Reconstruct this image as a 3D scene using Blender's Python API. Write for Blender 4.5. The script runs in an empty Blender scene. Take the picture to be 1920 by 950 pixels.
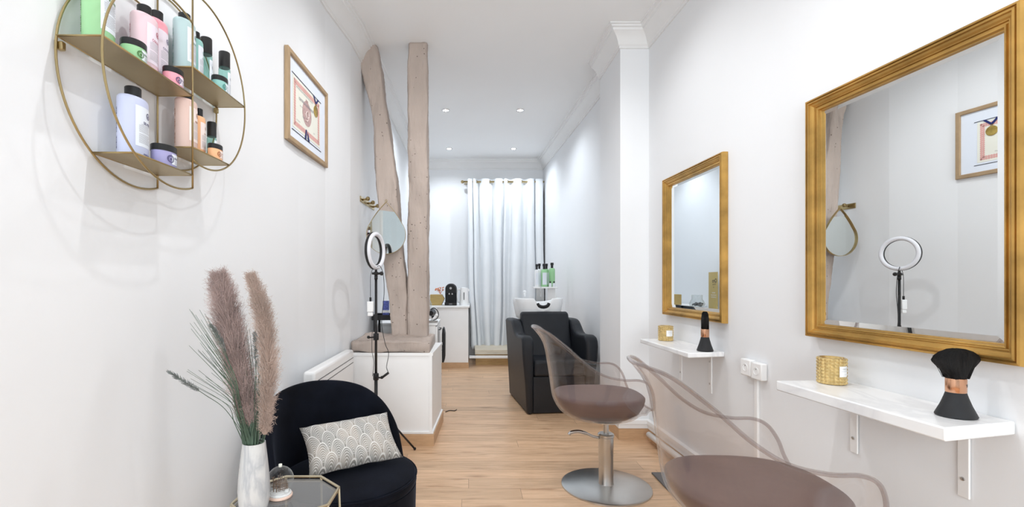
import bpy, math, random
from math import sin, cos, pi, radians, sqrt
from mathutils import Vector, Matrix, noise

# ------------------------------------------------------------------ camera, world, lights, exposure
scene = bpy.context.scene
col = scene.collection
cam_d = bpy.data.cameras.new('camera')
cam = bpy.data.objects.new('camera', cam_d)
col.objects.link(cam)
cam.location = (0, 0, 1.3125)
cam.rotation_euler = (pi / 2, 0, 0)
cam_d.sensor_width = 36.0
cam_d.lens = 885 / 1920 * 36
cam_d.shift_x = 80 / 1920
cam_d.shift_y = 53 / 1920
cam_d.clip_start = 0.02
scene.camera = cam
vs = scene.view_settings
vs.view_transform = 'Standard'; vs.look = 'None'; vs.gamma = 1.0; vs.use_curve_mapping = False
vs.exposure = 0.04
scene.cycles.max_bounces = 10
scene.cycles.diffuse_bounces = 5
scene.cycles.transparent_max_bounces = 24
scene.cycles.sample_clamp_indirect = 6.0

world = bpy.data.worlds.new('world'); scene.world = world
world.use_nodes = True
world.node_tree.nodes['Background'].inputs[0].default_value = (0.86, 0.93, 1.0, 1)
world.node_tree.nodes['Background'].inputs[1].default_value = 0.85

def area_light(name, loc, rot, sx, sy, power, color):
    d = bpy.data.lights.new(name, 'AREA'); d.shape = 'RECTANGLE'; d.size = sx; d.size_y = sy
    d.energy = power; d.color = color
    o = bpy.data.objects.new(name, d); o.location = loc; o.rotation_euler = rot; col.objects.link(o)
    o.visible_glossy = False
    return o
# daylight of the shop window behind the camera, just outside its glass
DAY = 205
SPOT_FRONT = 9
SPOT_BACK = 10.5
area_light('window_daylight', (0.28, -2.9, 1.75), (pi / 2, 0, 0), 2.2, 2.4, DAY, (0.92, 0.965, 1.0))

# ------------------------------------------------------------------ helpers
class MB:
    def __init__(s): s.v = []; s.f = []
    def add(s, vs_, fs_):
        n = len(s.v); s.v += [tuple(p) for p in vs_]; s.f += [tuple(i + n for i in f) for f in fs_]
        return s
    def box(s, x0, x1, y0, y1, z0, z1):
        p = [(x0,y0,z0),(x1,y0,z0),(x1,y1,z0),(x0,y1,z0),(x0,y0,z1),(x1,y0,z1),(x1,y1,z1),(x0,y1,z1)]
        return s.add(p, [(0,3,2,1),(4,5,6,7),(0,1,5,4),(1,2,6,5),(2,3,7,6),(3,0,4,7)])
    def prism(s, poly, z0, z1):                      # poly counter-clockwise seen from above
        n = len(poly)
        v = [(x, y, z0) for x, y in poly] + [(x, y, z1) for x, y in poly]
        f = [tuple(range(n))[::-1], tuple(range(n, 2*n))] + [(i, (i+1) % n, n+(i+1) % n, n+i) for i in range(n)]
        return s.add(v, f)
    def prism_x(s, poly, x0, x1):                    # poly in (y, z), extruded along x
        n = len(poly)
        v = [(x0, y, z) for y, z in poly] + [(x1, y, z) for y, z in poly]
        f = [tuple(range(n))[::-1], tuple(range(n, 2*n))] + [(i, (i+1) % n, n+(i+1) % n, n+i) for i in range(n)]
        return s.add(v, f)
    def prism_y(s, poly, y0, y1):                    # poly in (x, z), extruded along y
        n = len(poly)
        v = [(x, y0, z) for x, z in poly] + [(x, y1, z) for x, z in poly]
        f = [tuple(range(n)), tuple(range(n, 2*n))[::-1]] + [(i, n+i, n+(i+1) % n, (i+1) % n) for i in range(n)]
        return s.add(v, f)
    def rings(s, loops, closed=True, cap0=False, cap1=False):
        m = len(loops[0]); v = [p for l in loops for p in l]; f = []
        for j in range(len(loops) - 1):
            for i in range(m if closed else m - 1):
                k = (i + 1) % m
                f.append((j*m+i, j*m+k, (j+1)*m+k, (j+1)*m+i))
        if cap0: f.append(tuple(range(m))[::-1])
        if cap1: f.append(tuple((len(loops)-1)*m + i for i in range(m)))
        return s.add(v, f)
    def lathe(s, prof, n=32, c=(0,0,0), sx=1, sy=1, cap0=True, cap1=True):
        loops = [[(c[0] + r*sx*cos(2*pi*i/n), c[1] + r*sy*sin(2*pi*i/n), c[2] + z) for i in range(n)] for r, z in prof]
        return s.rings(loops, True, cap0, cap1)
    def tube(s, pts, r, n=8, closed=False):
        pts = [Vector(p) for p in pts]; m = len(pts)
        rr = r if isinstance(r, (list, tuple)) else [r] * m
        up = None; loops = []
        for i, p in enumerate(pts):
            if closed: t = pts[(i+1) % m] - pts[i-1]
            else: t = pts[min(i+1, m-1)] - pts[max(i-1, 0)]
            t.normalize()
            if up is None:
                up = Vector((0,0,1)) if abs(t.z) < 0.9 else Vector((1,0,0))
            up = (up - t * up.dot(t)).normalized()
            b = t.cross(up)
            loops.append([tuple(p + (up*cos(2*pi*k/n) + b*sin(2*pi*k/n)) * rr[i]) for k in range(n)])
        if closed: loops.append(loops[0]); return s.rings(loops)
        return s.rings(loops, True, True, True)
    def ball(s, c, r, n=16, sx=1, sy=1, sz=1):
        prof = [(max(r*sin(pi*k/(n//2)), 1e-5), -r*cos(pi*k/(n//2))*sz) for k in range(n//2 + 1)]
        return s.lathe(prof, n, c, sx, sy)
    def build(s, name, m, parent=None, smooth=False, bevel=0, seg=2, solid=0, sub=0, loc=None):
        me = bpy.data.meshes.new(name); me.from_pydata(s.v, [], s.f); me.update()
        o = bpy.data.objects.new(name, me); col.objects.link(o)
        if m: me.materials.append(m)
        if smooth:
            me.polygons.foreach_set('use_smooth', [True] * len(me.polygons))
            if smooth != 2: me.set_sharp_from_angle(angle=radians(40))
        if parent: o.parent = parent
        if loc: o.location = loc
        if solid:
            md = o.modifiers.new('solid', 'SOLIDIFY'); md.thickness = abs(solid); md.offset = 0 if solid > 0 else -1
        if bevel:
            md = o.modifiers.new('bevel', 'BEVEL'); md.width = bevel; md.segments = seg; md.limit_method = 'ANGLE'; md.angle_limit = radians(35)
            me.polygons.foreach_set('use_smooth', [True] * len(me.polygons)); me.set_sharp_from_angle(angle=radians(60))
            md.harden_normals = False
        if sub:
            md = o.modifiers.new('sub', 'SUBSURF'); md.levels = sub; md.render_levels = sub
        return o

def tag(o, label, cat, group=None, kind=None):
    o['label'] = label; o['category'] = cat
    if group: o['group'] = group
    if kind: o['kind'] = kind
    return o
def thing(name, label, cat, loc=(0,0,0), rz=0, group=None):
    o = bpy.data.objects.new(name, None); o.location = loc; o.rotation_euler = (0, 0, rz)
    o.empty_display_size = 0.05; col.objects.link(o)
    return tag(o, label, cat, group)
def struct(name, mb, m, **k):
    o = mb.build(name, m, **k); o['kind'] = 'structure'; return o
def catmull(pts, n=8, closed=False):
    P = [Vector(p) for p in pts]; m = len(P); out = []
    for i in range(m if closed else m - 1):
        if closed: a, b, c, d = P[i-1], P[i], P[(i+1) % m], P[(i+2) % m]
        else: a, b, c, d = P[max(i-1,0)], P[i], P[i+1], P[min(i+2,m-1)]
        for k in range(n):
            t = k / n
            out.append(0.5*((2*b) + (c-a)*t + (2*a-5*b+4*c-d)*t*t + (3*b-a-3*c+d)*t**3))
    if not closed: out.append(P[-1])
    return out
_txt = {}
def text_geo(body, size, bold=False):
    key = (body, size)
    if key in _txt: return _txt[key]
    cu = bpy.data.curves.new('t', 'FONT'); cu.body = body; cu.size = size; cu.align_x = 'CENTER'; cu.align_y = 'CENTER'
    cu.resolution_u = 2
    if bold: cu.offset = size * 0.02
    ob = bpy.data.objects.new('t', cu); col.objects.link(ob)
    dg = bpy.context.evaluated_depsgraph_get(); dg.update()
    me = bpy.data.meshes.new_from_object(ob.evaluated_get(dg))
    r = ([(v.co.x, v.co.y) for v in me.vertices], [tuple(p.vertices) for p in me.polygons])
    bpy.data.objects.remove(ob); bpy.data.curves.remove(cu); bpy.data.meshes.remove(me)
    _txt[key] = r
    return r

# ------------------------------------------------------------------ materials
def nd(nt, t, **k):
    n = nt.nodes.new(t)
    for a, b in k.items(): setattr(n, a, b)
    return n
def mat(name, c, rough=0.5, metal=0.0, var=0.06, scale=8.0, bump=0.0, bscale=60.0, stretch=(1,1,1), **inp):
    m = bpy.data.materials.new(name); m.use_nodes = True; nt = m.node_tree
    p = nt.nodes['Principled BSDF']
    tc = nd(nt, 'ShaderNodeTexCoord'); mp = nd(nt, 'ShaderNodeMapping'); mp.inputs['Scale'].default_value = stretch
    nt.links.new(tc.outputs['Object'], mp.inputs[0])
    no = nd(nt, 'ShaderNodeTexNoise'); no.inputs['Scale'].default_value = scale; no.inputs['Detail'].default_value = 4
    nt.links.new(mp.outputs[0], no.inputs['Vector'])
    rp = nd(nt, 'ShaderNodeValToRGB')
    rp.color_ramp.elements[0].position = 0.3; rp.color_ramp.elements[1].position = 0.7
    rp.color_ramp.elements[0].color = tuple(x*(1-var) for x in c) + (1,)
    rp.color_ramp.elements[1].color = tuple(min(x*(1+var), 1) for x in c) + (1,)
    nt.links.new(no.outputs['Fac'], rp.inputs[0]); nt.links.new(rp.outputs[0], p.inputs['Base Color'])
    p.inputs['Roughness'].default_value = rough; p.inputs['Metallic'].default_value = metal
    if bump:
        n2 = nd(nt, 'ShaderNodeTexNoise'); n2.inputs['Scale'].default_value = bscale; n2.inputs['Detail'].default_value = 6
        nt.links.new(mp.outputs[0], n2.inputs['Vector'])
        b = nd(nt, 'ShaderNodeBump'); b.inputs['Strength'].default_value = bump; b.inputs['Distance'].default_value = 0.01
        nt.links.new(n2.outputs['Fac'], b.inputs['Height']); nt.links.new(b.outputs[0], p.inputs['Normal'])
    for k, v in inp.items(): p.inputs[k.replace('_', ' ')].default_value = v
    return m

M = {}
M['wall'] = mat('white_wall_paint', (0.80, 0.812, 0.83), 0.6, var=0.012, scale=1.5, bump=0.05, bscale=25)
M['ceiling'] = mat('white_ceiling_paint', (0.86, 0.865, 0.87), 0.6, var=0.01, scale=1.5)
M['cornice'] = mat('white_plaster_moulding', (0.80, 0.80, 0.80), 0.5, var=0.01)
M['trim'] = mat('white_gloss_trim', (0.88, 0.88, 0.88), 0.4, var=0.01)
M['white'] = mat('white_plastic', (0.85, 0.85, 0.85), 0.3, var=0.01)
M['oakboard'] = mat('oak_baseboard', (0.56, 0.36, 0.21), 0.45, var=0.08, scale=14, stretch=(1,1,6))
M['chrome'] = mat('brushed_steel', (0.62, 0.62, 0.61), 0.28, 1.0, var=0.06, scale=4)
M['polish'] = mat('polished_chrome', (0.62, 0.61, 0.60), 0.12, 1.0, var=0.02)
M['brass'] = mat('brass_wire', (0.50, 0.39, 0.20), 0.32, 1.0, var=0.05)
M['brasspale'] = mat('pale_gold_metal', (0.70, 0.62, 0.45), 0.3, 1.0, var=0.03)
M['brassplate'] = mat('gold_painted_plate', (0.42, 0.34, 0.20), 0.42, 0.75, var=0.05)
M['black'] = mat('black_plastic', (0.012, 0.012, 0.013), 0.35, var=0.1)
M['blackmatt'] = mat('matt_black', (0.016, 0.017, 0.019), 0.55, var=0.15, scale=30)
M['vinyl'] = mat('black_upholstery_vinyl', (0.010, 0.012, 0.016), 0.46, var=0.15, bump=0.12, bscale=120)
M['velvet'] = mat('black_velvet', (0.004, 0.005, 0.009), 0.9, var=0.6, scale=5, bump=0.1, bscale=200, Sheen_Weight=0.5, Sheen_Roughness=0.3, Sheen_Tint=(0.11, 0.125, 0.17, 1), Specular_IOR_Level=0.2)
M['ceramic'] = mat('white_ceramic', (0.80, 0.81, 0.82), 0.12, var=0.01)
M['cushion'] = mat('taupe_seat_leather', (0.135, 0.090, 0.085), 0.48, var=0.10, scale=6, bump=0.08, bscale=30)
M['cloth'] = mat('curtain_cotton', (0.77, 0.795, 0.82), 0.85, var=0.03, scale=3, bump=0.05, bscale=300)
M['rose'] = mat('rose_gold_band', (0.72, 0.40, 0.25), 0.22, 1.0, var=0.05)
M['bristle'] = mat('black_bristles', (0.004, 0.004, 0.0045), 0.8, var=0.5, scale=300, bump=0.6, bscale=400, stretch=(1,1,0.05))
M['plinthwood'] = mat('step_wood', (0.50, 0.34, 0.16), 0.5, var=0.15, scale=6, stretch=(1,1,4))
M['travertine'] = mat('beige_stone', (0.62, 0.55, 0.44), 0.6, var=0.12, scale=6, stretch=(1,4,6))
M['darkwood'] = mat('dark_door_frame', (0.05, 0.035, 0.03), 0.5)
M['framewood'] = mat('oak_picture_frame', (0.40, 0.28, 0.165), 0.5, var=0.12, scale=12, stretch=(8,1,1))
M['paper'] = mat('white_mat_board', (0.76, 0.81, 0.90), 0.6, var=0.01)
M['cream'] = mat('cream_paper', (0.80, 0.80, 0.72), 0.6, var=0.02)
M['redprint'] = mat('red_print', (0.72, 0.40, 0.37), 0.6, var=0.05)
M['mauve'] = mat('mauve_print', (0.50, 0.34, 0.33), 0.5, var=0.2, scale=40)
M['palemauve'] = mat('pale_mauve_print', (0.70, 0.58, 0.56), 0.5, var=0.15, scale=60)
M['navy'] = mat('navy_ribbon', (0.015, 0.025, 0.14), 0.6)
M['medal'] = mat('gold_medal', (0.62, 0.45, 0.13), 0.3, 0.9, var=0.15, scale=80)
M['ink'] = mat('black_ink', (0.03, 0.03, 0.035), 0.6)
M['greyink'] = mat('grey_ink', (0.33, 0.33, 0.36), 0.6)
M['goldcard'] = mat('gold_card', (0.50, 0.37, 0.12), 0.4, 0.2, var=0.04)
M['orange'] = mat('dried_orange_flower', (0.75, 0.28, 0.14), 0.8, var=0.3, scale=50)
M['goldwood'] = mat('gold_wooden_crate', (0.45, 0.32, 0.12), 0.5, var=0.1, scale=12, stretch=(1,1,8))
M['bluebox'] = mat('blue_box_card', (0.10, 0.13, 0.42), 0.5, var=0.5, scale=60)
M['grass'] = mat('faux_grass_green', (0.06, 0.095, 0.065), 0.6, var=0.45, scale=9)
M['foxtail'] = mat('grey_green_seed_head', (0.17, 0.18, 0.175), 0.9, var=0.3, scale=60)
M['plume'] = mat('dried_pampas', (0.35, 0.262, 0.242), 0.9, var=0.32, scale=9)
M['plume2'] = mat('dried_pampas_warm', (0.39, 0.295, 0.25), 0.9, var=0.25, scale=9)
M['snow'] = mat('white_snow_grain', (0.85, 0.84, 0.83), 0.9, var=0.03, bump=0.6, bscale=400)
M['pinkwood'] = mat('pink_wood_base', (0.80, 0.58, 0.48), 0.5)
M['bronze'] = mat('bronze_figures', (0.20, 0.13, 0.09), 0.5, 0.2, var=0.3, scale=80)
M['steelgrey'] = mat('dark_steel_plate', (0.20, 0.20, 0.21), 0.35, 0.9, var=0.08)
M['led'] = mat('milky_diffuser', (0.74, 0.74, 0.78), 0.35, var=0.01)

def timber_mat():
    m = mat('painted_timber', (0.45, 0.375, 0.33), 0.7, var=0.12, scale=5, stretch=(1,1,0.35))
    nt = m.node_tree; p = nt.nodes['Principled BSDF']
    tc = nt.nodes['Texture Coordinate']
    vo = nd(nt, 'ShaderNodeTexVoronoi'); vo.inputs['Scale'].default_value = 24
    nt.links.new(tc.outputs['Object'], vo.inputs['Vector'])
    r = nd(nt, 'ShaderNodeValToRGB'); r.color_ramp.elements[0].position = 0.06; r.color_ramp.elements[1].position = 0.12
    r.color_ramp.elements[0].color = (1,1,1,1); r.color_ramp.elements[1].color = (0,0,0,1)
    nt.links.new(vo.outputs['Distance'], r.inputs[0])
    ns = nd(nt, 'ShaderNodeTexNoise'); ns.inputs['Scale'].default_value = 6
    nt.links.new(tc.outputs['Object'], ns.inputs['Vector'])
    r2 = nd(nt, 'ShaderNodeValToRGB'); r2.color_ramp.elements[0].position = 0.46; r2.color_ramp.elements[1].position = 0.54
    nt.links.new(ns.outputs['Fac'], r2.inputs[0])
    mu = nd(nt, 'ShaderNodeMath', operation='MULTIPLY'); nt.links.new(r.outputs[0], mu.inputs[0]); nt.links.new(r2.outputs[0], mu.inputs[1])
    mx = nd(nt, 'ShaderNodeMixRGB'); old = p.inputs['Base Color'].links[0].from_socket
    nt.links.new(mu.outputs[0], mx.inputs[0]); nt.links.new(old, mx.inputs[1]); mx.inputs[2].default_value = (0.09, 0.065, 0.05, 1)
    nt.links.new(mx.outputs[0], p.inputs['Base Color'])
    n3 = nd(nt, 'ShaderNodeTexNoise'); n3.inputs['Scale'].default_value = 14; n3.inputs['Detail'].default_value = 8
    mp = nd(nt, 'ShaderNodeMapping'); mp.inputs['Scale'].default_value = (1,1,0.25)
    nt.links.new(tc.outputs['Object'], mp.inputs[0]); nt.links.new(mp.outputs[0], n3.inputs['Vector'])
    sb = nd(nt, 'ShaderNodeMath', operation='SUBTRACT'); nt.links.new(n3.outputs['Fac'], sb.inputs[0]); nt.links.new(mu.outputs[0], sb.inputs[1])
    b = nd(nt, 'ShaderNodeBump'); b.inputs['Strength'].default_value = 0.8; b.inputs['Distance'].default_value = 0.03
    nt.links.new(sb.outputs[0], b.inputs['Height']); nt.links.new(b.outputs[0], p.inputs['Normal'])
    return m
M['timber'] = timber_mat()

def floor_mat():
    m = bpy.data.materials.new('oak_planks'); m.use_nodes = True; nt = m.node_tree; p = nt.nodes['Principled BSDF']
    tc = nd(nt, 'ShaderNodeTexCoord')
    br = nd(nt, 'ShaderNodeTexBrick'); br.offset = 0.0
    for k, v in dict(Scale=1.0, Mortar_Size=0.0012, Mortar_Smooth=0.1, Bias=0.0, Brick_Width=1.9, Row_Height=0.15).items():
        br.inputs[k.replace('_', ' ')].default_value = v
    br.inputs['Color1'].default_value = (0.0, 0.0, 0.0, 1); br.inputs['Color2'].default_value = (1, 1, 1, 1); br.inputs['Mortar'].default_value = (0.5, 0.5, 0.5, 1)
    sx = nd(nt, 'ShaderNodeSeparateXYZ'); nt.links.new(tc.outputs['Object'], sx.inputs[0])
    dv = nd(nt, 'ShaderNodeMath', operation='DIVIDE'); dv.inputs[1].default_value = 0.15; nt.links.new(sx.outputs[1], dv.inputs[0])
    fl = nd(nt, 'ShaderNodeMath', operation='FLOOR'); nt.links.new(dv.outputs[0], fl.inputs[0])
    wn = nd(nt, 'ShaderNodeTexWhiteNoise', noise_dimensions='1D'); nt.links.new(fl.outputs[0], wn.inputs['W'])
    sh = nd(nt, 'ShaderNodeMath', operation='MULTIPLY_ADD'); sh.inputs[1].default_value = 1.9; nt.links.new(wn.outputs['Value'], sh.inputs[0]); nt.links.new(sx.outputs[0], sh.inputs[2])
    cx = nd(nt, 'ShaderNodeCombineXYZ'); nt.links.new(sh.outputs[0], cx.inputs[0]); nt.links.new(sx.outputs[1], cx.inputs[1])
    nt.links.new(cx.outputs[0], br.inputs['Vector'])
    # per plank shift of the grain
    mp = nd(nt, 'ShaderNodeMapping'); mp.inputs['Scale'].default_value = (0.9, 9, 1)
    ad = nd(nt, 'ShaderNodeVectorMath', operation='ADD'); sc = nd(nt, 'ShaderNodeVectorMath', operation='SCALE'); sc.inputs['Scale'].default_value = 7
    nt.links.new(br.outputs['Color'], sc.inputs[0]); nt.links.new(cx.outputs[0], ad.inputs[0]); nt.links.new(sc.outputs[0], ad.inputs[1])
    nt.links.new(ad.outputs[0], mp.inputs[0])
    g = nd(nt, 'ShaderNodeTexNoise'); g.inputs['Scale'].default_value = 3; g.inputs['Detail'].default_value = 8; g.inputs['Roughness'].default_value = 0.65; g.inputs['Distortion'].default_value = 0.6
    nt.links.new(mp.outputs[0], g.inputs['Vector'])
    r = nd(nt, 'ShaderNodeValToRGB'); e = r.color_ramp.elements
    e[0].position = 0.28; e[0].color = (0.50, 0.315, 0.185, 1); e[1].position = 0.6; e[1].color = (0.70, 0.475, 0.305, 1)
    nt.links.new(g.outputs['Fac'], r.inputs[0])
    # knots
    mk = nd(nt, 'ShaderNodeMapping'); mk.inputs['Scale'].default_value = (0.9, 3.4, 1)
    nt.links.new(ad.outputs[0], mk.inputs[0])
    kn = nd(nt, 'ShaderNodeTexVoronoi'); kn.inputs['Scale'].default_value = 2.1; nt.links.new(mk.outputs[0], kn.inputs['Vector'])
    kr = nd(nt, 'ShaderNodeValToRGB'); kr.color_ramp.elements[0].position = 0.02; kr.color_ramp.elements[0].color = (0.62, 0.55, 0.5, 1)
    kr.color_ramp.elements[1].position = 0.2; kr.color_ramp.elements[1].color = (1, 1, 1, 1)
    nt.links.new(kn.outputs['Distance'], kr.inputs[0])
    # dark streaks
    ms = nd(nt, 'ShaderNodeMapping'); ms.inputs['Scale'].default_value = (1.2, 9, 1); nt.links.new(ad.outputs[0], ms.inputs[0])
    sn = nd(nt, 'ShaderNodeTexNoise'); sn.inputs['Scale'].default_value = 2.2; sn.inputs['Detail'].default_value = 4; nt.links.new(ms.outputs[0], sn.inputs['Vector'])
    sr = nd(nt, 'ShaderNodeValToRGB'); sr.color_ramp.elements[0].position = 0.27; sr.color_ramp.elements[0].color = (0.66, 0.58, 0.52, 1)
    sr.color_ramp.elements[1].position = 0.40; sr.color_ramp.elements[1].color = (1, 1, 1, 1)
    nt.links.new(sn.outputs['Fac'], sr.inputs[0])
    pv = nd(nt, 'ShaderNodeValToRGB'); pv.color_ramp.elements[0].color = (0.88, 0.87, 0.85, 1); pv.color_ramp.elements[1].color = (1.08, 1.06, 1.04, 1)
    nt.links.new(br.outputs['Color'], pv.inputs[0])
    last = r.outputs[0]
    for src in (kr.outputs[0], sr.outputs[0], pv.outputs[0]):
        x = nd(nt, 'ShaderNodeMixRGB', blend_type='MULTIPLY'); x.inputs[0].default_value = 1
        nt.links.new(last, x.inputs[1]); nt.links.new(src, x.inputs[2]); last = x.outputs[0]
    x = nd(nt, 'ShaderNodeMixRGB'); nt.links.new(br.outputs['Fac'], x.inputs[0]); nt.links.new(last, x.inputs[1]); x.inputs[2].default_value = (0.24, 0.15, 0.09, 1)
    nt.links.new(x.outputs[0], p.inputs['Base Color'])
    p.inputs['Roughness'].default_value = 0.36
    b = nd(nt, 'ShaderNodeBump'); b.inputs['Strength'].default_value = 0.08; nt.links.new(g.outputs['Fac'], b.inputs['Height']); nt.links.new(b.outputs[0], p.inputs['Normal'])
    return m
M['floor'] = floor_mat()

def clear_mat(name, tint, gl=0.04, rough=0.03, edge=(0.8,0.8,0.8), edge_mix=0.5):
    """thin clear plastic or glass: lets light through with a tint, reflects more at grazing angles"""
    m = bpy.data.materials.new(name); m.use_nodes = True; nt = m.node_tree
    nt.nodes.remove(nt.nodes['Principled BSDF']); out = nt.nodes['Material Output']
    lw = nd(nt, 'ShaderNodeLayerWeight'); lw.inputs['Blend'].default_value = 0.5
    no = nd(nt, 'ShaderNodeTexNoise'); no.inputs['Scale'].default_value = 5
    tr = nd(nt, 'ShaderNodeBsdfTransparent'); tr.inputs[0].default_value = tint + (1,)
    gs = nd(nt, 'ShaderNodeBsdfGlossy'); gs.inputs['Roughness'].default_value = rough; gs.inputs[0].default_value = (1,1,1,1)
    df = nd(nt, 'ShaderNodeBsdfDiffuse'); df.inputs[0].default_value = edge + (1,)
    m1 = nd(nt, 'ShaderNodeMixShader'); pw = nd(nt, 'ShaderNodeMath', operation='POWER'); pw.inputs[1].default_value = 2.5
    ml = nd(nt, 'ShaderNodeMath', operation='MULTIPLY'); ml.inputs[1].default_value = edge_mix
    nt.links.new(lw.outputs['Facing'], pw.inputs[0]); nt.links.new(pw.outputs[0], ml.inputs[0])
    nt.links.new(ml.outputs[0], m1.inputs[0]); nt.links.new(tr.outputs[0], m1.inputs[1]); nt.links.new(df.outputs[0], m1.inputs[2])
    fr = nd(nt, 'ShaderNodeMath', operation='MULTIPLY_ADD'); f5 = nd(nt, 'ShaderNodeMath', operation='POWER'); f5.inputs[1].default_value = 6
    nt.links.new(lw.outputs['Facing'], f5.inputs[0]); nt.links.new(f5.outputs[0], fr.inputs[0]); fr.inputs[1].default_value = 0.7; fr.inputs[2].default_value = gl
    b = nd(nt, 'ShaderNodeBump'); b.inputs['Strength'].default_value = 0.03; nt.links.new(no.outputs['Fac'], b.inputs['Height'])
    nt.links.new(b.outputs[0], gs.inputs['Normal'])
    m2 = nd(nt, 'ShaderNodeMixShader'); nt.links.new(fr.outputs[0], m2.inputs[0]); nt.links.new(m1.outputs[0], m2.inputs[1]); nt.links.new(gs.outputs[0], m2.inputs[2])
    nt.links.new(m2.outputs[0], out.inputs[0])
    return m
M['acrylic'] = clear_mat('clear_acrylic', (0.955, 0.938, 0.930), edge=(0.62, 0.58, 0.56), edge_mix=0.14, gl=0.03)
M['acrylicrim'] = clear_mat('clear_acrylic_rim', (0.80, 0.765, 0.76), edge=(0.72, 0.69, 0.68), edge_mix=0.3, gl=0.05)
M['glass'] = clear_mat('clear_glass', (0.95, 0.96, 0.96), edge=(0.7, 0.72, 0.72), edge_mix=0.35)
M['smoked'] = clear_mat('smoked_glass', (0.62, 0.63, 0.63), gl=0.06, edge=(0.45,0.45,0.45), edge_mix=0.9)
M['aqua'] = clear_mat('aqua_clear_plastic', (0.62, 0.84, 0.80), edge=(0.4, 0.62, 0.58), edge_mix=0.7)

def mirror_mat(name, c):
    m = mat(name, c, 0.0, 1.0, var=0.0); return m
M['mirror'] = mirror_mat('silvered_mirror', (0.86, 0.885, 0.89))
M['mirrorold'] = mirror_mat('grey_green_mirror', (0.70, 0.735, 0.72))

def gold_mat():
    m = mat('antique_gold_frame', (0.56, 0.335, 0.095), 0.36, 0.75, var=0.30, scale=7, bump=0.25, bscale=18, stretch=(1,1,1))
    return m
M['gold'] = gold_mat()
M['goldglass'] = mat('gold_glass', (0.74, 0.55, 0.24), 0.16, 0.7, var=0.2, scale=60)

def marble_mat(name, base, vein, scale=3.0, stretch=(1,1,1), lo=0.46, hi=0.5):
    m = mat(name, base, 0.25, var=0.01); nt = m.node_tree; p = nt.nodes['Principled BSDF']
    tc = nt.nodes['Texture Coordinate']; mp = nd(nt, 'ShaderNodeMapping'); mp.inputs['Scale'].default_value = stretch; mp.inputs['Rotation'].default_value = (0.2, 0.3, 0.5)
    nt.links.new(tc.outputs['Object'], mp.inputs[0])
    n = nd(nt, 'ShaderNodeTexNoise'); n.inputs['Scale'].default_value = scale; n.inputs['Detail'].default_value = 7; n.inputs['Distortion'].default_value = 1.5
    nt.links.new(mp.outputs[0], n.inputs['Vector'])
    r = nd(nt, 'ShaderNodeValToRGB'); e = r.color_ramp.elements
    e[0].position = lo; e[0].color = base + (1,); e[1].position = hi; e[1].color = vein + (1,)
    x = e.new(hi + (hi - lo)); x.color = base + (1,)
    nt.links.new(n.outputs['Fac'], r.inputs[0]); nt.links.new(r.outputs[0], p.inputs['Base Color'])
    return m
M['marble'] = marble_mat('white_marble_laminate', (0.86, 0.86, 0.86), (0.76, 0.76, 0.77), 2.0, (3, 1, 1), 0.42, 0.5)
M['vase'] = marble_mat('grey_veined_marble', (0.58, 0.58, 0.575), (0.42, 0.43, 0.45), 7, (1.5, 1.5, 0.35), 0.42, 0.52)

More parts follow.
